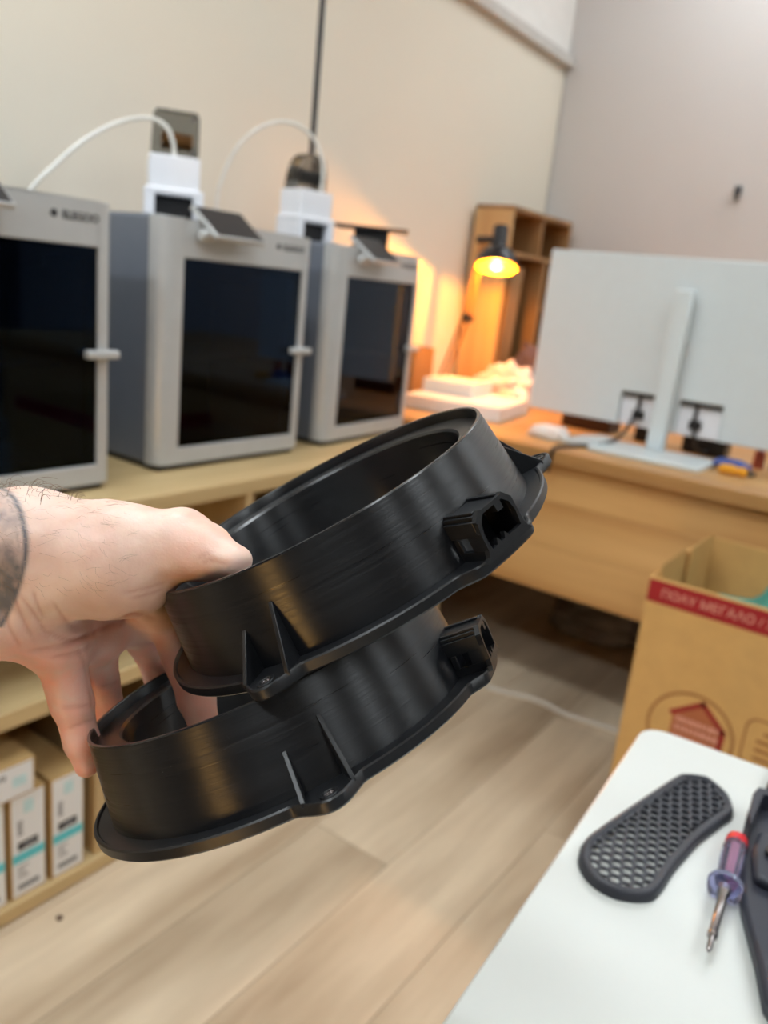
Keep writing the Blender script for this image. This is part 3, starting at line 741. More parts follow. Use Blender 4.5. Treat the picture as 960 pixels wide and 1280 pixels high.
# solid border joining the holes to the rim
m = MB(); O_, I_ = inset(G, .0050), inset(G, .0076)
for z in (.0040, .0060):
    m.v += [(p[0] - gc.x, p[1] - gc.y, z) for p in O_] + [(p[0] - gc.x, p[1] - gc.y, z) for p in I_]
for k in range(n_):
    l = (k + 1) % n_
    m.f += [(2 * n_ + k, 2 * n_ + l, 3 * n_ + l, 3 * n_ + k), (k, n_ + k, n_ + l, l), (n_ + k, 3 * n_ + k, 3 * n_ + l, n_ + l)]
part('panel_border', m, 'grille', gr, 0, 50)

# tester screwdriver
a, b = Vector((-.0562, .578, 0)), Vector((-.0440, .452, 0))
ax = (b - a).normalized(); sd = Vector((-ax.y, ax.x, 0))
sw = thing('tester_screwdriver', 'small clear lilac handled screwdriver with red cap on the white table', 'screwdriver', (a.x, a.y, TZ + .0088))
def sl(prof, n=20): return MB().lathe(prof, n, (0, 0, 0), sd, (0, 0, 1), ax)
part('cap', sl([(0, 0), (.0072, 0), (.0076, .002), (.0076, .008), (.006, .009), (0, .009)]), 'redcap', sw)
part('handle', sl([(0, .009), (.0078, .009), (.0082, .012), (.0078, .030), (.0070, .044), (.0062, .052), (0, .052)], 8), 'lilac', sw, 0, 25)
part('core', sl([(0, .010), (.0018, .010), (.0018, .046), (0, .046)], 12), 'pinkcore', sw)
part('guard', sl([(0, .052), (.0085, .053), (.0118, .058), (.0112, .062), (.006, .065), (0, .065)], 24), 'lilac', sw)
part('shaft', sl([(0, .060), (.0042, .060), (.0042, .067), (.0030, .069), (.0028, .108), (.0033, .109), (.0033, .112), (.0019, .113), (.0016, .124), (0, .1275)], 16), 'chrome', sw)

# dark plastic housing at the right edge
K = [(-.057, .637), (-.0585, .622), (-.055, .589), (-.048, .566), (-.0475, .552), (-.040, .519), (-.037, .507), (-.019, .464), (-.009, .436), (.03, .40), (.09, .42), (.10, .60), (.06, .645), (-.02, .646)]
hs_ = thing('dark_housing', 'dark navy plastic housing cut by the right photo edge on the table', 'housing', (0, 0, TZ))
part('tray', MB().prism(K[::-1] if False else K, (0, 0, 0), (1, 0, 0), (0, 1, 0), (0, 0, .012)), 'case', hs_, 0.003)
K2 = [(-.0565, .634), (-.058, .622), (-.0545, .590), (-.050, .577), (-.05, .585), (-.051, .625), (-.045, .632), (.05, .632), (.05, .640), (-.02, .643)]
part('tray_wall', MB().prism(K2, (0, 0, .012), (1, 0, 0), (0, 1, 0), (0, 0, .014)), 'case', hs_, 0.001)
part('tray_step', MB().prism([(-.045, .585), (-.044, .56), (-.036, .53), (.04, .53), (.04, .585)], (0, 0, .012), (1, 0, 0), (0, 1, 0), (0, 0, .008)), 'case', hs_, 0.003)
part('latch', MB().prism(rounded(.012, .008, .002), (-.036, .556, .020), (1, 0, 0), (0, 1, 0), (0, 0, .004)), 'black', hs_, 0.001)
tag(part('dark_box', MB().prism(rounded(.10, .07, .014), (-.0545, .655, TZ), (1, 0, 0), (0, 1, 0), (0, 0, .012)), 'case', None, 0.003), 'dark plastic lid behind the navy housing at the right photo edge', 'lid')

# ------------------------------------------------------------------ the two printed speaker rings
RINGS=[
((-0.19288, 0.26171, 1.00608),(0.59279, 0.59357, 0.54432),(-0.66338, 0.7431, -0.08788),(-0.45664, -0.309, 0.83427)),
((-0.19772, 0.23489, 0.93705),(0.6456, 0.60384, 0.46752),(-0.59106, 0.78276, -0.19479),(-0.48358, -0.15057, 0.86225)),
]

RT, RB, RF, RH, FT = .075, .0795, .087, .0336, .0045
EARS = (-116, 4, 124)      # angles of the screw ears in the ring's own frame
SOCK = -55.0
def ring_flange():
    n = 540; m = MB(); prof_in = .0785
    for i in range(n):
        a = 360 * i / n
        r = RF
        for e in EARS:
            d = (a - e + 180) % 360 - 180
            x = abs(d) / 9.0
            if x < 1: r = max(r, RF + .0092 * (0.5 + 0.5 * math.cos(math.pi * x)) ** 0.8)
        d = (a - SOCK + 180) % 360 - 180
        x = abs(d) / 15.0
        if x < 1: w_ = min(1.0, (1 - x) * 2.2); r = max(r, RF + .0052 * w_ * w_ * (3 - 2 * w_))
        t = math.radians(a); c, s = math.cos(t), math.sin(t)
        for rr, z in ((prof_in, -FT), (r - .0008, -FT), (r, -FT + .0008), (r, -.0004), (r - .0005, .0002), (r - .0014, .0002), (r - .0020, -.0006), (prof_in, -.0006)):
            m.v.append((rr * c, rr * s, z))
    for i in range(n):
        j = (i + 1) % n
        for k in range(8): l = (k + 1) % 8; m.f.append((i * 8 + k, j * 8 + k, j * 8 + l, i * 8 + l))
    o = part('flange', m, 'ringflat', None, 0, 35)
    for e in EARS:
        t = math.radians(e); boolean(o, MB().lathe([(.0022, -.01), (.0022, .01)], 20, (.0905 * math.cos(t), .0905 * math.sin(t), 0)))
    o.data.shade_smooth(); o.data.set_sharp_from_angle(angle=math.radians(35))
    return o
def ring_root(label):
    t = thing('speaker_ring', label, 'speaker ring', (0, 0, 0), 0, 'printed speaker rings')
    wallp = [(RB, -.0020), (RB, .0), (RB - .0002, .0012), (RT + .0002, RH - .0006), (RT - .0001, RH - .0004), (RT - .0012, RH - .0004), (RT - .0013, RH - .0006), (RT - .0011, RH - .0046), (.0640, RH - .0046), (.0630, RH - .0056), (.0622, .000), (.0622, -FT), (.0786, -FT), (.0786, -.0020)]
    part('ring_wall', MB().lathe(wallp, 240, closed=True), 'ring', t, 0, 30)
    part('rim_edge', MB().lathe([(RT + .0002, RH - .0005), (RT, RH), (RT - .0011, RH), (RT - .0013, RH - .0005)], 240, closed=True), 'ringrim', t, 0, 30)
    fo = ring_flange(); fo.parent = t
    for e in EARS:
        for da, hh, rr in ((-5.6, .0150, .0905), (5.6, .0205, .0905)):
            a = math.radians(e + da); d = Vector((math.cos(a), math.sin(a), 0)); tn = Vector((-d.y, d.x, 0))
            pts = [(.0780, -.001), (rr, -.001), (rr, .0006), (.0770, hh), (.0755, hh - .001)]
            part('gusset', MB().prism(pts, -tn * .0008, d, (0, 0, 1), tn * .0016), 'ringflat', t, 0.0002)
        a = math.radians(e); p = (.0905 * math.cos(a), .0905 * math.sin(a), 0)
        part('screw_boss', MB().lathe([(.0022, -.0006), (.0034, -.0006), (.0034, .0001), (.0022, .0001)], 24, p, closed=True), 'ringflat', t, 0.0002)
        part('metal_insert', MB().lathe([(.0007, -.0040), (.0021, -.0040), (.0021, -.0002), (.0015, -.0002)], 16, p, closed=True), 'chrome', t)
    # socket housing
    a = math.radians(SOCK); d = Vector((math.cos(a), math.sin(a), 0)); tn = Vector((-d.y, d.x, 0)); up = Vector((0, 0, 1))
    k = .001
    outer = [(-12.6, 0), (-10.9, 1.5), (-10, 4), (-10, 10), (-9.2, 13.5), (-9.8, 14.3), (-6.5, 17.2), (-5.2, 16.6), (5.2, 16.6), (6.2, 17.2), (9.6, 13.6), (10, 4), (10.9, 1.5), (12.6, 0)]
    outer = [(x * k, z * k) for x, z in outer]
    hole = [(-8.2, 3.4), (-5.4, 3.4), (-4.4, 5.6), (-3.0, 3.4), (-1.2, 3.4), (-.2, 5.6), (1.2, 3.4), (8.2, 3.4), (8.6, 9), (7.6, 12.8), (5.0, 15.2), (4.2, 15.2), (4.2, 12.2), (1.2, 12.2), (.8, 15.2), (-5.2, 15.2), (-7.6, 12.8), (-8.6, 9)]
    hole = [(x * k, z * k) for x, z in hole]
    R0 = .0912
    fpn = part('socket_face', MB().prism(outer[::-1], d * R0 - up * .0008, tn, up, d * .0020), 'ringflat', t, 0.0)
    boolean(fpn, MB().prism(hole[::-1], d * (R0 - .005) - up * .0008, tn, up, d * .012))
    fpn.data.shade_flat() if hasattr(fpn.data, 'shade_flat') else None
    def bar(x0, x1, z0, z1, r0, r1):
        return MB().prism([(x0 * k, z0 * k), (x1 * k, z0 * k), (x1 * k, z1 * k), (x0 * k, z1 * k)], d * r0 - up * .0008, tn, up, d * (r1 - r0))
    part('socket_roof', bar(-8.8, 8.8, 14.6, 16.2, .0765, R0), 'ringflat', t, 0.0003)
    part('socket_roof_rib', bar(-7.8, -5.8, 16.2, 17.2, .0770, R0).add(*(lambda q: (q.v, q.f))(bar(4.8, 6.4, 16.2, 17.2, .0770, R0))), 'ringflat', t, 0.0002)
    for sgn in (-1, 1):
        x0, x1 = sorted((8.4 * sgn, 9.8 * sgn))
        w1 = bar(x0, x1, 0, 3.6, .0785, R0); q = bar(x0, x1, 3.6, 9.0, .0785, .0808); w1.add(q.v, q.f); q = bar(x0, x1, 3.6, 9.0, (.0858 if sgn < 0 else .0800), R0); w1.add(q.v, q.f); q = bar(x0, x1, 9.0, 14.6, .0770, R0); w1.add(q.v, q.f)
        part('socket_side', w1, 'ringflat', t, 0.0002)
    return t
def place_ring(t, R):
    o, u, v, n = R
    t.matrix_world = Matrix(((u[0], v[0], n[0], o[0]), (u[1], v[1], n[1], o[1]), (u[2], v[2], n[2], o[2]), (0, 0, 0, 1)))
r1 = ring_root('upper black printed speaker ring, gripped by the thumb inside its rim')
place_ring(r1, RINGS[0])
r2 = copy_tree(r1); r2['label'] = 'lower black printed speaker ring, hooked on the index finger below the other'
place_ring(r2, RINGS[1])
r2.matrix_world = r2.matrix_world @ Matrix.Rotation(math.radians(39), 4, 'Z')

# pale scuffs and a few strings of filament on the lower ring's wall
m = MB()
for line in (((105.1, .0016), (104.8, .0050), (104.2, .0066)), ((106.6, .0040), (104.9, .0056), (103.0, .0036)), ((105.6, .0085), (104.8, .0058)), ((107.8, .0022), (105.4, .0052)), ((111.5, .0105), (115.0, .0118)),
             ((110.8, .0030), (113.5, .0042), (115.0, .0075)), ((99.0, .0016), (96.0, .0026)), ((94.5, .0040), (93.8, .0082))):
    pts = []
    for a_, z_ in line:
        t_ = math.radians(-a_ - 39); z2 = RH - z_; r_ = RB + (RT - RB) * z2 / RH + .00003
        pts.append((r_ * math.cos(t_), r_ * math.sin(t_), z2))
    m.tube(spline(pts, 5), .00006, 4)
part('scuff_marks', m, 'greyscuff', r2, 0, 0)['kind'] = 'stuff'

# ------------------------------------------------------------------ the hand: one continuous surface grown from a smooth distance field
HAND=[
((-0.37058, 0.03088, 0.96037), (-0.29359, 0.1426, 1.00683), 0.03, 0.021, 0.01),
((-0.3841, 0.02561, 0.93521), (-0.29421, 0.14195, 0.98392), 0.03, 0.021, 0.01),
((-0.29359, 0.1426, 1.00683), (-0.27425, 0.16014, 1.0118), 0.021, 0.02, 0.01),
((-0.29421, 0.14195, 0.98392), (-0.27339, 0.15918, 0.9887), 0.021, 0.0185, 0.01),
((-0.27425, 0.16014, 1.0118), (-0.24288, 0.1802, 1.01094), 0.02, 0.02, 0.009),
((-0.24288, 0.1802, 1.01094), (-0.22298, 0.19158, 1.01894), 0.02, 0.0134, 0.008),
((-0.26277, 0.16278, 1.00001), (-0.23752, 0.1836, 1.00266), 0.015, 0.013, 0.008),
((-0.22298, 0.19158, 1.01894), (-0.21115, 0.19356, 1.01932), 0.0134, 0.0106, 0.004),
((-0.21115, 0.19356, 1.01932), (-0.19504, 0.19372, 1.02052), 0.010199999999999999, 0.0062, 0.004),
((-0.27807, 0.15524, 0.98289), (-0.26909, 0.16987, 0.97064), 0.0155, 0.012, 0.008),
((-0.28489, 0.16278, 0.99663), (-0.26863, 0.16956, 0.9688), 0.015, 0.011, 0.008),
((-0.28757, 0.16603, 0.99678), (-0.27462, 0.19136, 0.96342), 0.015, 0.0105, 0.008),
((-0.29023, 0.16931, 0.99697), (-0.28001, 0.21471, 0.96144), 0.015, 0.0105, 0.008),
((-0.28841, 0.17173, 1.00041), (-0.26679, 0.22137, 0.96909), 0.015, 0.0105, 0.008),
((-0.24712, 0.18344, 1.00309), (-0.25932, 0.21338, 0.97495), 0.012, 0.0095, 0.007),
((-0.26863, 0.16956, 0.9688), (-0.27462, 0.19136, 0.96342), 0.01, 0.01, 0.005),
((-0.27462, 0.19136, 0.96342), (-0.28001, 0.21471, 0.96144), 0.01, 0.0095, 0.005),
((-0.28001, 0.21471, 0.96144), (-0.26679, 0.22137, 0.96909), 0.009, 0.0095, 0.005),
((-0.26863, 0.16956, 0.9688), (-0.2641, 0.17403, 0.9431), 0.01, 0.0086, 0.003),
((-0.2641, 0.17403, 0.9431), (-0.25977, 0.1752, 0.92664), 0.008400000000000001, 0.0072, 0.0022),
((-0.25977, 0.1752, 0.92664), (-0.25637, 0.17555, 0.91706), 0.0072, 0.0052, 0.0022),
((-0.27462, 0.19136, 0.96342), (-0.28103, 0.19841, 0.93783), 0.0095, 0.0086, 0.0022),
((-0.28103, 0.19841, 0.93783), (-0.28029, 0.204, 0.91567), 0.0085, 0.0076, 0.0022),
((-0.28029, 0.204, 0.91567), (-0.27468, 0.20628, 0.89618), 0.0076, 0.0056, 0.0022),
((-0.28001, 0.21471, 0.96144), (-0.28644, 0.23466, 0.933), 0.0088, 0.008199999999999999, 0.0022),
((-0.28644, 0.23466, 0.933), (-0.28918, 0.24224, 0.90524), 0.008199999999999999, 0.0074, 0.0022),
((-0.28918, 0.24224, 0.90524), (-0.28734, 0.24404, 0.88454), 0.0074, 0.0054, 0.0022),
((-0.26679, 0.22137, 0.96909), (-0.25746, 0.22584, 0.94847), 0.0096, 0.0089, 0.0022),
((-0.25746, 0.22584, 0.94847), (-0.24706, 0.2251, 0.93266), 0.0088, 0.008199999999999999, 0.0022),
((-0.24706, 0.2251, 0.93266), (-0.2356, 0.22165, 0.92155), 0.008199999999999999, 0.006, 0.0022),
]
CREASES=[([(-0.26087, 0.14331, 0.99453), (-0.26307, 0.14793, 0.98291), (-0.2656, 0.15297, 0.97319)], 0.0006, 0.001), ([(-0.26028, 0.14616, 1.00173), (-0.25988, 0.14996, 0.98983), (-0.25993, 0.15546, 0.97644)], 0.0006, 0.001), ([(-0.25331, 0.15507, 0.98415), (-0.25001, 0.16447, 0.97914), (-0.2469, 0.17629, 0.98164)], 0.0005, 0.001), ([(-0.25876, 0.17234, 0.97182), (-0.26077, 0.17956, 0.95261), (-0.25813, 0.1793, 0.93908)], 0.0005, 0.0009), ([(-0.26143, 0.15118, 0.97431), (-0.25645, 0.15853, 0.97472), (-0.25341, 0.17017, 0.97682), (-0.24888, 0.18507, 0.98179), (-0.24822, 0.19814, 0.98179)], 0.0011, 0.0013), ([(-0.26253, 0.14983, 0.99853), (-0.25693, 0.15262, 0.99167), (-0.25262, 0.15686, 0.9806)], 0.0005, 0.0009), ([(-0.25554, 0.15196, 1.00175), (-0.25366, 0.1532, 0.99417), (-0.25267, 0.15474, 0.9893)], 0.0004, 0.0008), ([(-0.24696, 0.15446, 0.99915), (-0.24426, 0.15746, 0.99137), (-0.24579, 0.16337, 0.98589)], 0.0004, 0.0009), ([(-0.26611, 0.16516, 0.96557), (-0.26057, 0.16964, 0.96752), (-0.25917, 0.17585, 0.9681), (-0.26297, 0.18325, 0.96791)], 0.0009, 0.0011), ([(-0.2629, 0.16747, 0.94363), (-0.25621, 0.17026, 0.94568), (-0.25216, 0.17588, 0.94659)], 0.0006, 0.0009), ([(-0.26008, 0.16882, 0.93445), (-0.25638, 0.17218, 0.93685), (-0.25436, 0.17896, 0.93785)], 0.0006, 0.0009), ([(-0.27366, 0.19365, 0.93856), (-0.26978, 0.19696, 0.94044), (-0.26975, 0.20106, 0.9413)], 0.0006, 0.0009), ([(-0.22783, 0.16925, 1.00387), (-0.22096, 0.17612, 1.00644), (-0.21564, 0.1807, 1.00913)], 0.0004, 0.0009), ([(-0.22665, 0.17184, 1.00169), (-0.22054, 0.17691, 1.0042), (-0.21676, 0.18026, 1.0064)], 0.00035, 0.0008), ([(-0.20365, 0.18469, 1.01882), (-0.20058, 0.18742, 1.02061), (-0.19424, 0.18914, 1.02027)], 0.0003, 0.0008), ([(-0.20719, 0.18628, 1.01956), (-0.20336, 0.18869, 1.02256)], 0.0003, 0.0008), ([(-0.26805, 0.19857, 0.96764), (-0.26077, 0.19989, 0.97529), (-0.25454, 0.20962, 0.97275)], 0.0007, 0.0011), ([(-0.25203, 0.21516, 0.94315), (-0.24694, 0.21972, 0.94625), (-0.24303, 0.22543, 0.94771)], 0.0005, 0.0009)]
TATTOO_LINE=[(-0.2667, 0.14776, 1.03797), (-0.26137, 0.14994, 1.03361), (-0.25623, 0.14976, 1.02635), (-0.25228, 0.14815, 1.01733), (-0.25328, 0.14643, 1.00689), (-0.25822, 0.14544, 0.99543), (-0.26497, 0.14475, 0.98482)]
HAIRS=[[(-0.27873, 0.15055, 1.0331), (-0.27767, 0.1514, 1.03717), (-0.2755, 0.1522, 1.03884), (-0.27418, 0.15322, 1.03915)], [(-0.26552, 0.1601, 1.02945), (-0.26457, 0.16112, 1.03423), (-0.26216, 0.16195, 1.03551), (-0.26038, 0.16288, 1.03464)], [(-0.29461, 0.15749, 1.02837), (-0.29314, 0.15858, 1.03234), (-0.29013, 0.15961, 1.03296), (-0.28795, 0.16074, 1.03185)], [(-0.276, 0.16335, 1.0302), (-0.27442, 0.16457, 1.0343), (-0.27124, 0.16579, 1.03514), (-0.26885, 0.16712, 1.03423)], [(-0.27522, 0.165, 1.03016), (-0.27449, 0.1658, 1.03473), (-0.27246, 0.16634, 1.03592), (-0.27107, 0.16704, 1.03515)], [(-0.28735, 0.16133, 1.02959), (-0.28626, 0.16263, 1.03489), (-0.28349, 0.16376, 1.03632), (-0.28135, 0.16489, 1.03531)], [(-0.2772, 0.16692, 1.02673), (-0.27592, 0.16832, 1.03197), (-0.2729, 0.16965, 1.03347), (-0.27053, 0.17099, 1.0326)], [(-0.27411, 0.15702, 1.03162), (-0.27359, 0.15734, 1.03523), (-0.27206, 0.15728, 1.03566), (-0.2712, 0.15748, 1.03451)], [(-0.28906, 0.15126, 1.02797), (-0.28812, 0.15199, 1.03191), (-0.28603, 0.15253, 1.03297), (-0.28473, 0.15327, 1.0325)], [(-0.2642, 0.1614, 1.03204), (-0.26337, 0.16211, 1.03613), (-0.2613, 0.16258, 1.03703), (-0.2599, 0.16325, 1.03616)], [(-0.28323, 0.15591, 1.02805), (-0.28262, 0.15642, 1.03203), (-0.28083, 0.15654, 1.03246), (-0.27968, 0.15685, 1.03102)], [(-0.29076, 0.1526, 1.02936), (-0.28964, 0.15378, 1.03426), (-0.28708, 0.15487, 1.036), (-0.28527, 0.15603, 1.03574)], [(-0.28973, 0.15495, 1.02809), (-0.28831, 0.15589, 1.03168), (-0.28545, 0.15673, 1.03209), (-0.28344, 0.15773, 1.03096)], [(-0.27038, 0.15827, 1.02893), (-0.2692, 0.15899, 1.03236), (-0.26671, 0.15953, 1.03263), (-0.265, 0.16028, 1.03137)], [(-0.28674, 0.15923, 1.02569), (-0.28595, 0.1601, 1.03035), (-0.28391, 0.16076, 1.03187), (-0.28257, 0.16157, 1.03154)], [(-0.28969, 0.16186, 1.02873), (-0.28922, 0.16235, 1.0329), (-0.28776, 0.16251, 1.03416), (-0.287, 0.16293, 1.03383)], [(-0.28633, 0.14987, 1.03109), (-0.28565, 0.15071, 1.0359), (-0.28374, 0.1513, 1.03746), (-0.28251, 0.152, 1.03702)], [(-0.26171, 0.15946, 1.03192), (-0.26107, 0.15989, 1.03558), (-0.25959, 0.16016, 1.03708), (-0.2589, 0.16076, 1.03746)], [(-0.2762, 0.16025, 1.03162), (-0.27478, 0.16118, 1.03515), (-0.27215, 0.16217, 1.03645), (-0.27045, 0.16342, 1.03667)], [(-0.28528, 0.15118, 1.02936), (-0.28389, 0.15254, 1.03426), (-0.28068, 0.15375, 1.03501), (-0.27813, 0.15492, 1.03327)], [(-0.28329, 0.15311, 1.03014), (-0.28195, 0.15397, 1.03364), (-0.27946, 0.15486, 1.03491), (-0.27792, 0.15599, 1.03512)], [(-0.26826, 0.15953, 1.03091), (-0.26761, 0.15987, 1.03429), (-0.26613, 0.16001, 1.03543), (-0.26547, 0.1605, 1.03555)], [(-0.276, 0.14885, 1.03027), (-0.2749, 0.14957, 1.03387), (-0.27251, 0.15009, 1.03424), (-0.27089, 0.15078, 1.03299)], [(-0.27216, 0.16607, 1.02841), (-0.27018, 0.16797, 1.03371), (-0.26604, 0.16998, 1.03495), (-0.2626, 0.1719, 1.03361)], [(-0.28709, 0.16173, 1.02958), (-0.2855, 0.1629, 1.03354), (-0.28229, 0.16404, 1.03408), (-0.27989, 0.16527, 1.03286)], [(-0.28529, 0.15656, 1.02791), (-0.28379, 0.15805, 1.03294), (-0.28043, 0.15945, 1.03398), (-0.27776, 0.16082, 1.03257)], [(-0.28396, 0.16411, 1.02663), (-0.28342, 0.16457, 1.03059), (-0.2817, 0.1646, 1.03091), (-0.28058, 0.16484, 1.02935)], [(-0.26107, 0.15876, 1.02964), (-0.26041, 0.15949, 1.03416), (-0.25839, 0.15985, 1.03483), (-0.2569, 0.16034, 1.03326)], [(-0.26364, 0.16028, 1.03022), (-0.26264, 0.16089, 1.03368), (-0.2605, 0.16133, 1.03439), (-0.25915, 0.16205, 1.03375)], [(-0.26499, 0.15541, 1.03078), (-0.2645, 0.15572, 1.03443), (-0.26298, 0.15561, 1.03475), (-0.26209, 0.15576, 1.03337)], [(-0.27727, 0.16613, 1.02938), (-0.27575, 0.16765, 1.03448), (-0.2723, 0.16909, 1.03544), (-0.26949, 0.1705, 1.03389)], [(-0.26897, 0.16121, 1.03165), (-0.26717, 0.1628, 1.03638), (-0.26342, 0.16443, 1.03728), (-0.2604, 0.16603, 1.03588)], [(-0.27146, 0.15231, 1.03249), (-0.27052, 0.15283, 1.03585), (-0.26854, 0.15318, 1.03656), (-0.26737, 0.1538, 1.03601)], [(-0.26938, 0.16106, 1.02965), (-0.26836, 0.16174, 1.0333), (-0.26611, 0.16222, 1.03388), (-0.2646, 0.16294, 1.03292)], [(-0.28092, 0.14611, 1.02967), (-0.27969, 0.14736, 1.03455), (-0.27687, 0.1485, 1.0359), (-0.27477, 0.14965, 1.03502)], [(-0.2736, 0.16158, 1.03053), (-0.27303, 0.162, 1.03432), (-0.27132, 0.16201, 1.0346), (-0.27023, 0.16225, 1.03309)], [(-0.28729, 0.15203, 1.0283), (-0.28505, 0.15411, 1.03355), (-0.28068, 0.15645, 1.0353), (-0.27718, 0.15868, 1.03476)], [(-0.26882, 0.15851, 1.03339), (-0.2667, 0.16045, 1.03851), (-0.26256, 0.16268, 1.04039), (-0.25927, 0.16486, 1.04012)], [(-0.28772, 0.16011, 1.02606), (-0.28708, 0.16057, 1.02983), (-0.28556, 0.16082, 1.03119), (-0.28484, 0.16137, 1.03136)], [(-0.28736, 0.16185, 1.02824), (-0.2869, 0.16243, 1.03272), (-0.28524, 0.16259, 1.03354), (-0.28416, 0.16291, 1.03231)], [(-0.28728, 0.15704, 1.02793), (-0.2867, 0.15766, 1.03226), (-0.28498, 0.15796, 1.03338), (-0.28393, 0.15845, 1.0327)], [(-0.28922, 0.15634, 1.02603), (-0.28787, 0.15744, 1.03023), (-0.28491, 0.15839, 1.03072), (-0.28269, 0.1594, 1.02919)], [(-0.28339, 0.16437, 1.02697), (-0.28171, 0.16569, 1.03117), (-0.27845, 0.1671, 1.03242), (-0.27605, 0.16863, 1.03206)], [(-0.28511, 0.15564, 1.02703), (-0.28437, 0.15656, 1.03194), (-0.28229, 0.15721, 1.03334), (-0.28084, 0.15796, 1.03259)], [(-0.26747, 0.15754, 1.03245), (-0.26677, 0.1583, 1.03697), (-0.26496, 0.15888, 1.03873), (-0.26385, 0.15967, 1.03879)], [(-0.27121, 0.16074, 1.03174), (-0.27005, 0.16201, 1.03684), (-0.26724, 0.16315, 1.03819), (-0.26506, 0.16431, 1.03719)], [(-0.25973, 0.1693, 1.03147), (-0.25878, 0.16954, 1.03396), (-0.25719, 0.16963, 1.03472), (-0.25652, 0.17004, 1.03455)], [(-0.25859, 0.17277, 1.03003), (-0.25762, 0.17305, 1.0326), (-0.256, 0.17318, 1.03339), (-0.25528, 0.17361, 1.03321)], [(-0.25948, 0.16529, 1.03323), (-0.25847, 0.16561, 1.03584), (-0.25677, 0.1658, 1.03666), (-0.25601, 0.16626, 1.03647)], [(-0.26979, 0.16779, 1.03156), (-0.26859, 0.16842, 1.03472), (-0.26653, 0.16894, 1.03576), (-0.26544, 0.1696, 1.03549)], [(-0.26258, 0.17359, 1.02944), (-0.26145, 0.17416, 1.03251), (-0.25948, 0.17459, 1.03351), (-0.25845, 0.17521, 1.03326)], [(-0.26538, 0.16684, 1.03222), (-0.26428, 0.1673, 1.03508), (-0.26242, 0.16763, 1.03599), (-0.26152, 0.16818, 1.03577)], [(-0.26332, 0.17101, 1.03052), (-0.26215, 0.17163, 1.03367), (-0.26012, 0.17212, 1.03471), (-0.25903, 0.17278, 1.03444)], [(-0.25822, 0.17297, 1.02996), (-0.25728, 0.17321, 1.03249), (-0.25568, 0.17331, 1.03326), (-0.255, 0.17373, 1.03309)], [(-0.26102, 0.17087, 1.03072), (-0.2599, 0.1714, 1.03371), (-0.25798, 0.17179, 1.03468), (-0.25699, 0.17239, 1.03444)], [(-0.26204, 0.17364, 1.02945), (-0.26104, 0.17399, 1.03214), (-0.25934, 0.17418, 1.03297), (-0.25855, 0.17466, 1.03278)], [(-0.26629, 0.17068, 1.0305), (-0.2652, 0.17116, 1.0334), (-0.26333, 0.17151, 1.03433), (-0.2624, 0.17207, 1.0341)], [(-0.25738, 0.16886, 1.0318), (-0.25638, 0.16919, 1.03443), (-0.25469, 0.16937, 1.03526), (-0.25392, 0.16984, 1.03507)], [(-0.268, 0.17072, 1.03038), (-0.2669, 0.17121, 1.03332), (-0.26501, 0.17158, 1.03426), (-0.26407, 0.17215, 1.03402)], [(-0.25681, 0.17108, 1.03086), (-0.25579, 0.17145, 1.03358), (-0.25405, 0.17167, 1.03444), (-0.25324, 0.17217, 1.03424)]]
VIEW_F=(-0.54635, 0.79295, -0.26969)

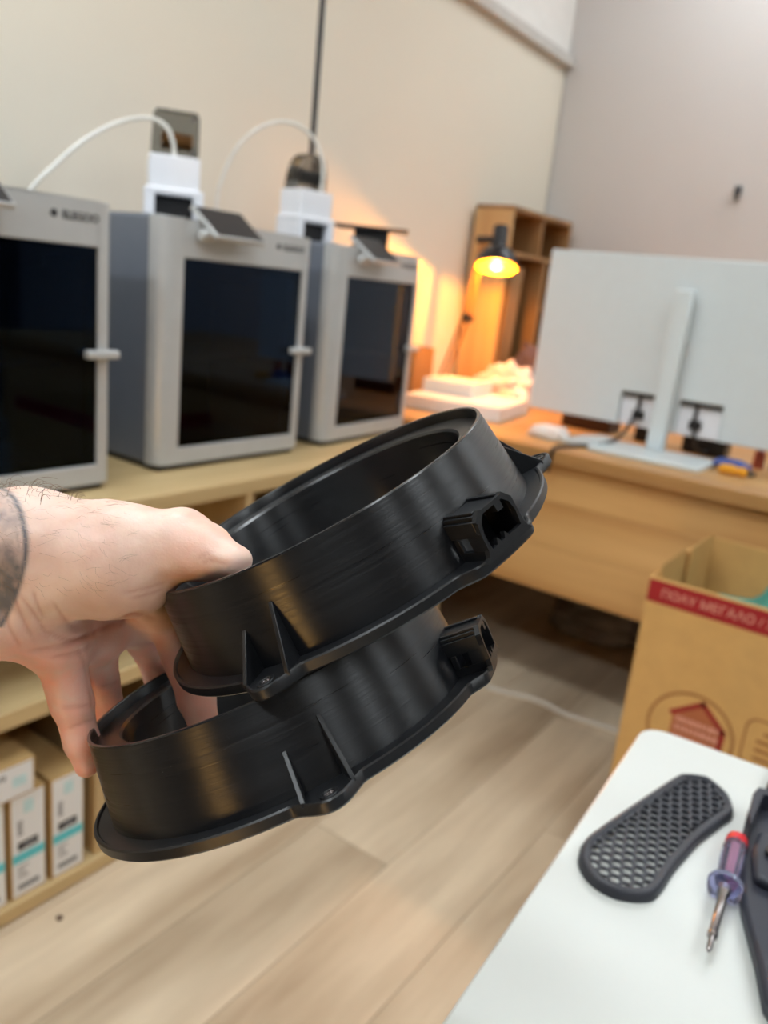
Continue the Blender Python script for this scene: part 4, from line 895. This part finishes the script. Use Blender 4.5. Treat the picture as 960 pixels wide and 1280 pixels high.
def sdf(P):
    d = np.full(len(P), 1e3, np.float32)
    for (a, b, ra, rb, k) in HAND:
        a = np.array(a, np.float32); b = np.array(b, np.float32); ab = b - a
        t = np.clip(((P - a) @ ab) / (ab @ ab), 0, 1)
        q = np.linalg.norm(P - a - t[:, None] * ab, axis=1) - (ra + (rb - ra) * t)
        h = np.clip(.5 + .5 * (d - q) / k, 0, 1)
        d = d * (1 - h) + q * h - k * h * (1 - h)
    return d
def surface_nets(h):
    A = np.array([p for c in HAND for p in (c[0], c[1])], np.float32)
    lo = A.min(0) - .04; hi = A.max(0) + .04
    st_ = 4; N = np.ceil((hi - lo) / (h * st_)).astype(int) * st_ + 1
    g = [np.arange(0, n, st_) for n in N]
    I = np.stack(np.meshgrid(*g, indexing='ij'), -1).reshape(-1, 3)
    dc = sdf((lo + I * h).astype(np.float32)).reshape([len(x) for x in g])
    near = np.abs(dc) < h * st_ * 1.9
    F = np.full(N, 1.0, np.float32)
    up = np.repeat(np.repeat(np.repeat(dc, st_, 0), st_, 1), st_, 2)[:N[0], :N[1], :N[2]]
    F[:up.shape[0], :up.shape[1], :up.shape[2]] = up
    nm = np.zeros(N, bool)
    idx = np.argwhere(near) * st_
    off = np.stack(np.meshgrid(*[np.arange(-st_ // 2, st_ // 2 + 1)] * 3, indexing='ij'), -1).reshape(-1, 3)
    for o in off:
        j = np.clip(idx + o, 0, N - 1); nm[j[:, 0], j[:, 1], j[:, 2]] = True
    J = np.argwhere(nm)
    F[nm] = sdf((lo + J * h).astype(np.float32))
    S = F < 0
    cell = np.zeros(N - 1, np.int8)
    for dx in (0, 1):
        for dy in (0, 1):
            for dz in (0, 1): cell += S[dx:N[0] - 1 + dx, dy:N[1] - 1 + dy, dz:N[2] - 1 + dz]
    act = np.argwhere((cell > 0) & (cell < 8))
    vid = np.full(N - 1, -1, np.int64); vid[act[:, 0], act[:, 1], act[:, 2]] = np.arange(len(act))
    acc = np.zeros((len(act), 3)); cnt = np.zeros(len(act))
    cs = [(x, y, z) for x in (0, 1) for y in (0, 1) for z in (0, 1)]
    for c0 in cs:
        for ax_ in range(3):
            if c0[ax_]: continue
            c1 = list(c0); c1[ax_] = 1
            f0 = F[tuple((act + c0).T)]; f1 = F[tuple((act + c1).T)]
            cr = (f0 < 0) != (f1 < 0); t = np.where(cr, f0 / np.where(cr, f0 - f1, 1), 0)
            p = np.tile(np.array(c0, float), (len(act), 1)); p[:, ax_] += t
            acc += np.where(cr[:, None], p, 0); cnt += cr
    V = lo + (act + acc / cnt[:, None]) * h
    Q = []
    for ax_ in range(3):
        o1, o2 = [(1, 2), (2, 0), (0, 1)][ax_]
        sl0 = [slice(1, n - 1) for n in N]; sl1 = list(sl0); sl1[ax_] = slice(2, n_ax) if (n_ax := N[ax_]) else None
        a_ = S[tuple(sl0)]; b_ = S[tuple(sl1)]
        for flip in (False, True):
            E = np.argwhere(a_ & ~b_ if not flip else b_ & ~a_) + 1
            e1 = np.zeros(3, int); e1[o1] = 1; e2 = np.zeros(3, int); e2[o2] = 1
            q = [E - e1 - e2, E - e2, E, E - e1]
            q = np.stack([vid[tuple(x.T)] for x in q], 1)
            q = q if not flip else q[:, ::-1]
            Q.append(q[(q >= 0).all(1)])
    return V, np.concatenate(Q)
V, Q = surface_nets(.0011)
V = V.astype(np.float64)
# soften, then press in the skin folds
nb = np.zeros((len(V), 3)); 
for it in range(2):
    acc = np.zeros_like(V); cnt = np.zeros(len(V))
    for k in range(4):
        for l in (1, 3):
            np.add.at(acc, Q[:, k], V[Q[:, (k + l) % 4]]); np.add.at(cnt, Q[:, k], 1)
    V = V * .5 + .5 * acc / np.maximum(cnt, 1)[:, None]
e = .0012
Nn = np.stack([sdf((V + np.eye(3)[k] * e).astype(np.float32)) - sdf((V - np.eye(3)[k] * e).astype(np.float32)) for k in range(3)], 1).astype(np.float64)
Nn /= np.linalg.norm(Nn, axis=1)[:, None] + 1e-9
vf = np.array(VIEW_F); eye = np.array((0, 0, 1.12))
front = np.clip(-(Nn @ vf) * 4 + .4, 0, 1)
# folds were traced as curves on the skin; distance to them is measured across the line of the fold
def flat(P): P = P - eye; z = P @ vf; return (P - z[:, None] * vf) / z[:, None] * .31
Vp = flat(V)
tone = np.zeros((len(V), 3), np.float32)
disp = np.zeros(len(V))
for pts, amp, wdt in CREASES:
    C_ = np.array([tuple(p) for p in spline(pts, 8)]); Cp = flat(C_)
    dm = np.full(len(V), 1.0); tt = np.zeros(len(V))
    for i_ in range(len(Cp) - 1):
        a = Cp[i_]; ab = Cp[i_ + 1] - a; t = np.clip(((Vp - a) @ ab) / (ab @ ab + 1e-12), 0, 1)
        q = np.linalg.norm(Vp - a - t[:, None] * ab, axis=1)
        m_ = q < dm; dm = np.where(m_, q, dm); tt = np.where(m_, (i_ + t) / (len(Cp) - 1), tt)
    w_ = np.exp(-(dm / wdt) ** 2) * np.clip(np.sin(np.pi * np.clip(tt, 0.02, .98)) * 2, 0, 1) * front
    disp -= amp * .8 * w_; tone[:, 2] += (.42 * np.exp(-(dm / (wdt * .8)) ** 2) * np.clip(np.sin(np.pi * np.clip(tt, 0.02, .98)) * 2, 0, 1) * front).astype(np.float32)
from mathutils import noise as mn
lumps = np.array([mn.noise(Vector(v) * 60) for v in V]) * .0007 + np.array([mn.noise(Vector(v) * 190) for v in V]) * .00022
V = V + Nn * (disp + lumps)[:, None]
#TONE
TL = np.array([tuple(p) for p in spline(TATTOO_LINE, 8)]); Tp = flat(TL)
R_ = np.array(CAM_R); D_ = np.array(CAM_D)
vx, vy = Vp @ R_, Vp @ D_; tx, ty = Tp @ R_, Tp @ D_
bx_ = np.interp(vy, ty, tx, left=tx[0] - .02, right=tx[-1] - .02)
dd = vx - bx_
fr_ = front
band = np.exp(-((dd + .0003) / .0013) ** 2) * .95 + np.exp(-((dd + .0032) / .0007) ** 2) * .5
mot = np.array([mn.fractal(Vector(v) * 130, .8, 2, 4) for v in V])
low = np.clip((vy - np.interp(.42, [0, 1], [ty[0], ty[-1]])) / .012, 0, 1)
fill = (dd < 0) * np.clip(.36 + .5 * low + .4 * mot, 0, .95)
tone[:, 0] = np.clip(np.maximum(band, fill) * (vx < -.115) , 0, 1)
tone[:, 2] = np.clip(tone[:, 2], 0, .7)
# palm and finger pads are redder than the back of the hand
FG = np.array([c[0] for c in HAND[-11:]])
red = np.clip((vy - .040) / .02, 0, 1) * np.clip((vx + .158) / .012, 0, 1)
tip = np.array(HAND[7][1]); red = np.maximum(red, .6 * np.exp(-(np.linalg.norm(V - tip, axis=1) / .012) ** 2))
tone[:, 1] = np.clip(red * (.55 + .35 * mot), 0, .9)
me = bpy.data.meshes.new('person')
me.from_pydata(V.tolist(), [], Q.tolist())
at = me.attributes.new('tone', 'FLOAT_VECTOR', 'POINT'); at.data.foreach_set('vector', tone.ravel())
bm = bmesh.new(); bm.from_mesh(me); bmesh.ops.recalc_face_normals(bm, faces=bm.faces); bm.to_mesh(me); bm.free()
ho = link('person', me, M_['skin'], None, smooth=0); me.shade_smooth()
tag(ho, 'bare tattooed left forearm and hand gripping two black rings', 'person')
m = MB()
# short hairs lying on the back of the wrist and thumb base
px_, py_ = Vp @ R_, Vp @ D_
cand = np.where((px_ > -.150) & (px_ < -.098) & (py_ > -.012) & (py_ < .030) & (front > .8))[0]
rng = np.random.default_rng(5)
for i_ in rng.choice(cand, 150):
    p = Vector(V[i_]); n_v = Vector(Nn[i_]); a_ = rng.uniform(-.5, 1.1)
    d = Vector(R_) * math.cos(a_) + Vector(D_) * math.sin(a_); d = (d - n_v * d.dot(n_v)).normalized(); side = n_v.cross(d) * rng.uniform(-.0012, .0012)
    l = rng.uniform(.003, .0075)
    m.tube([p, p + d * l * .4 + n_v * .0005 + side, p + d * l * .75 + n_v * .0006 + side * .6, p + d * l + n_v * .0004], [.00003, .00003, .000025, .000015], 3)
for h in HAIRS: m.tube(spline(h, 4), [.00007] * 8 + [.00006] * 4 + [.00003], 3)
hr = part('arm_hair', m, 'hair', ho, 0, 0); hr['kind'] = 'stuff'
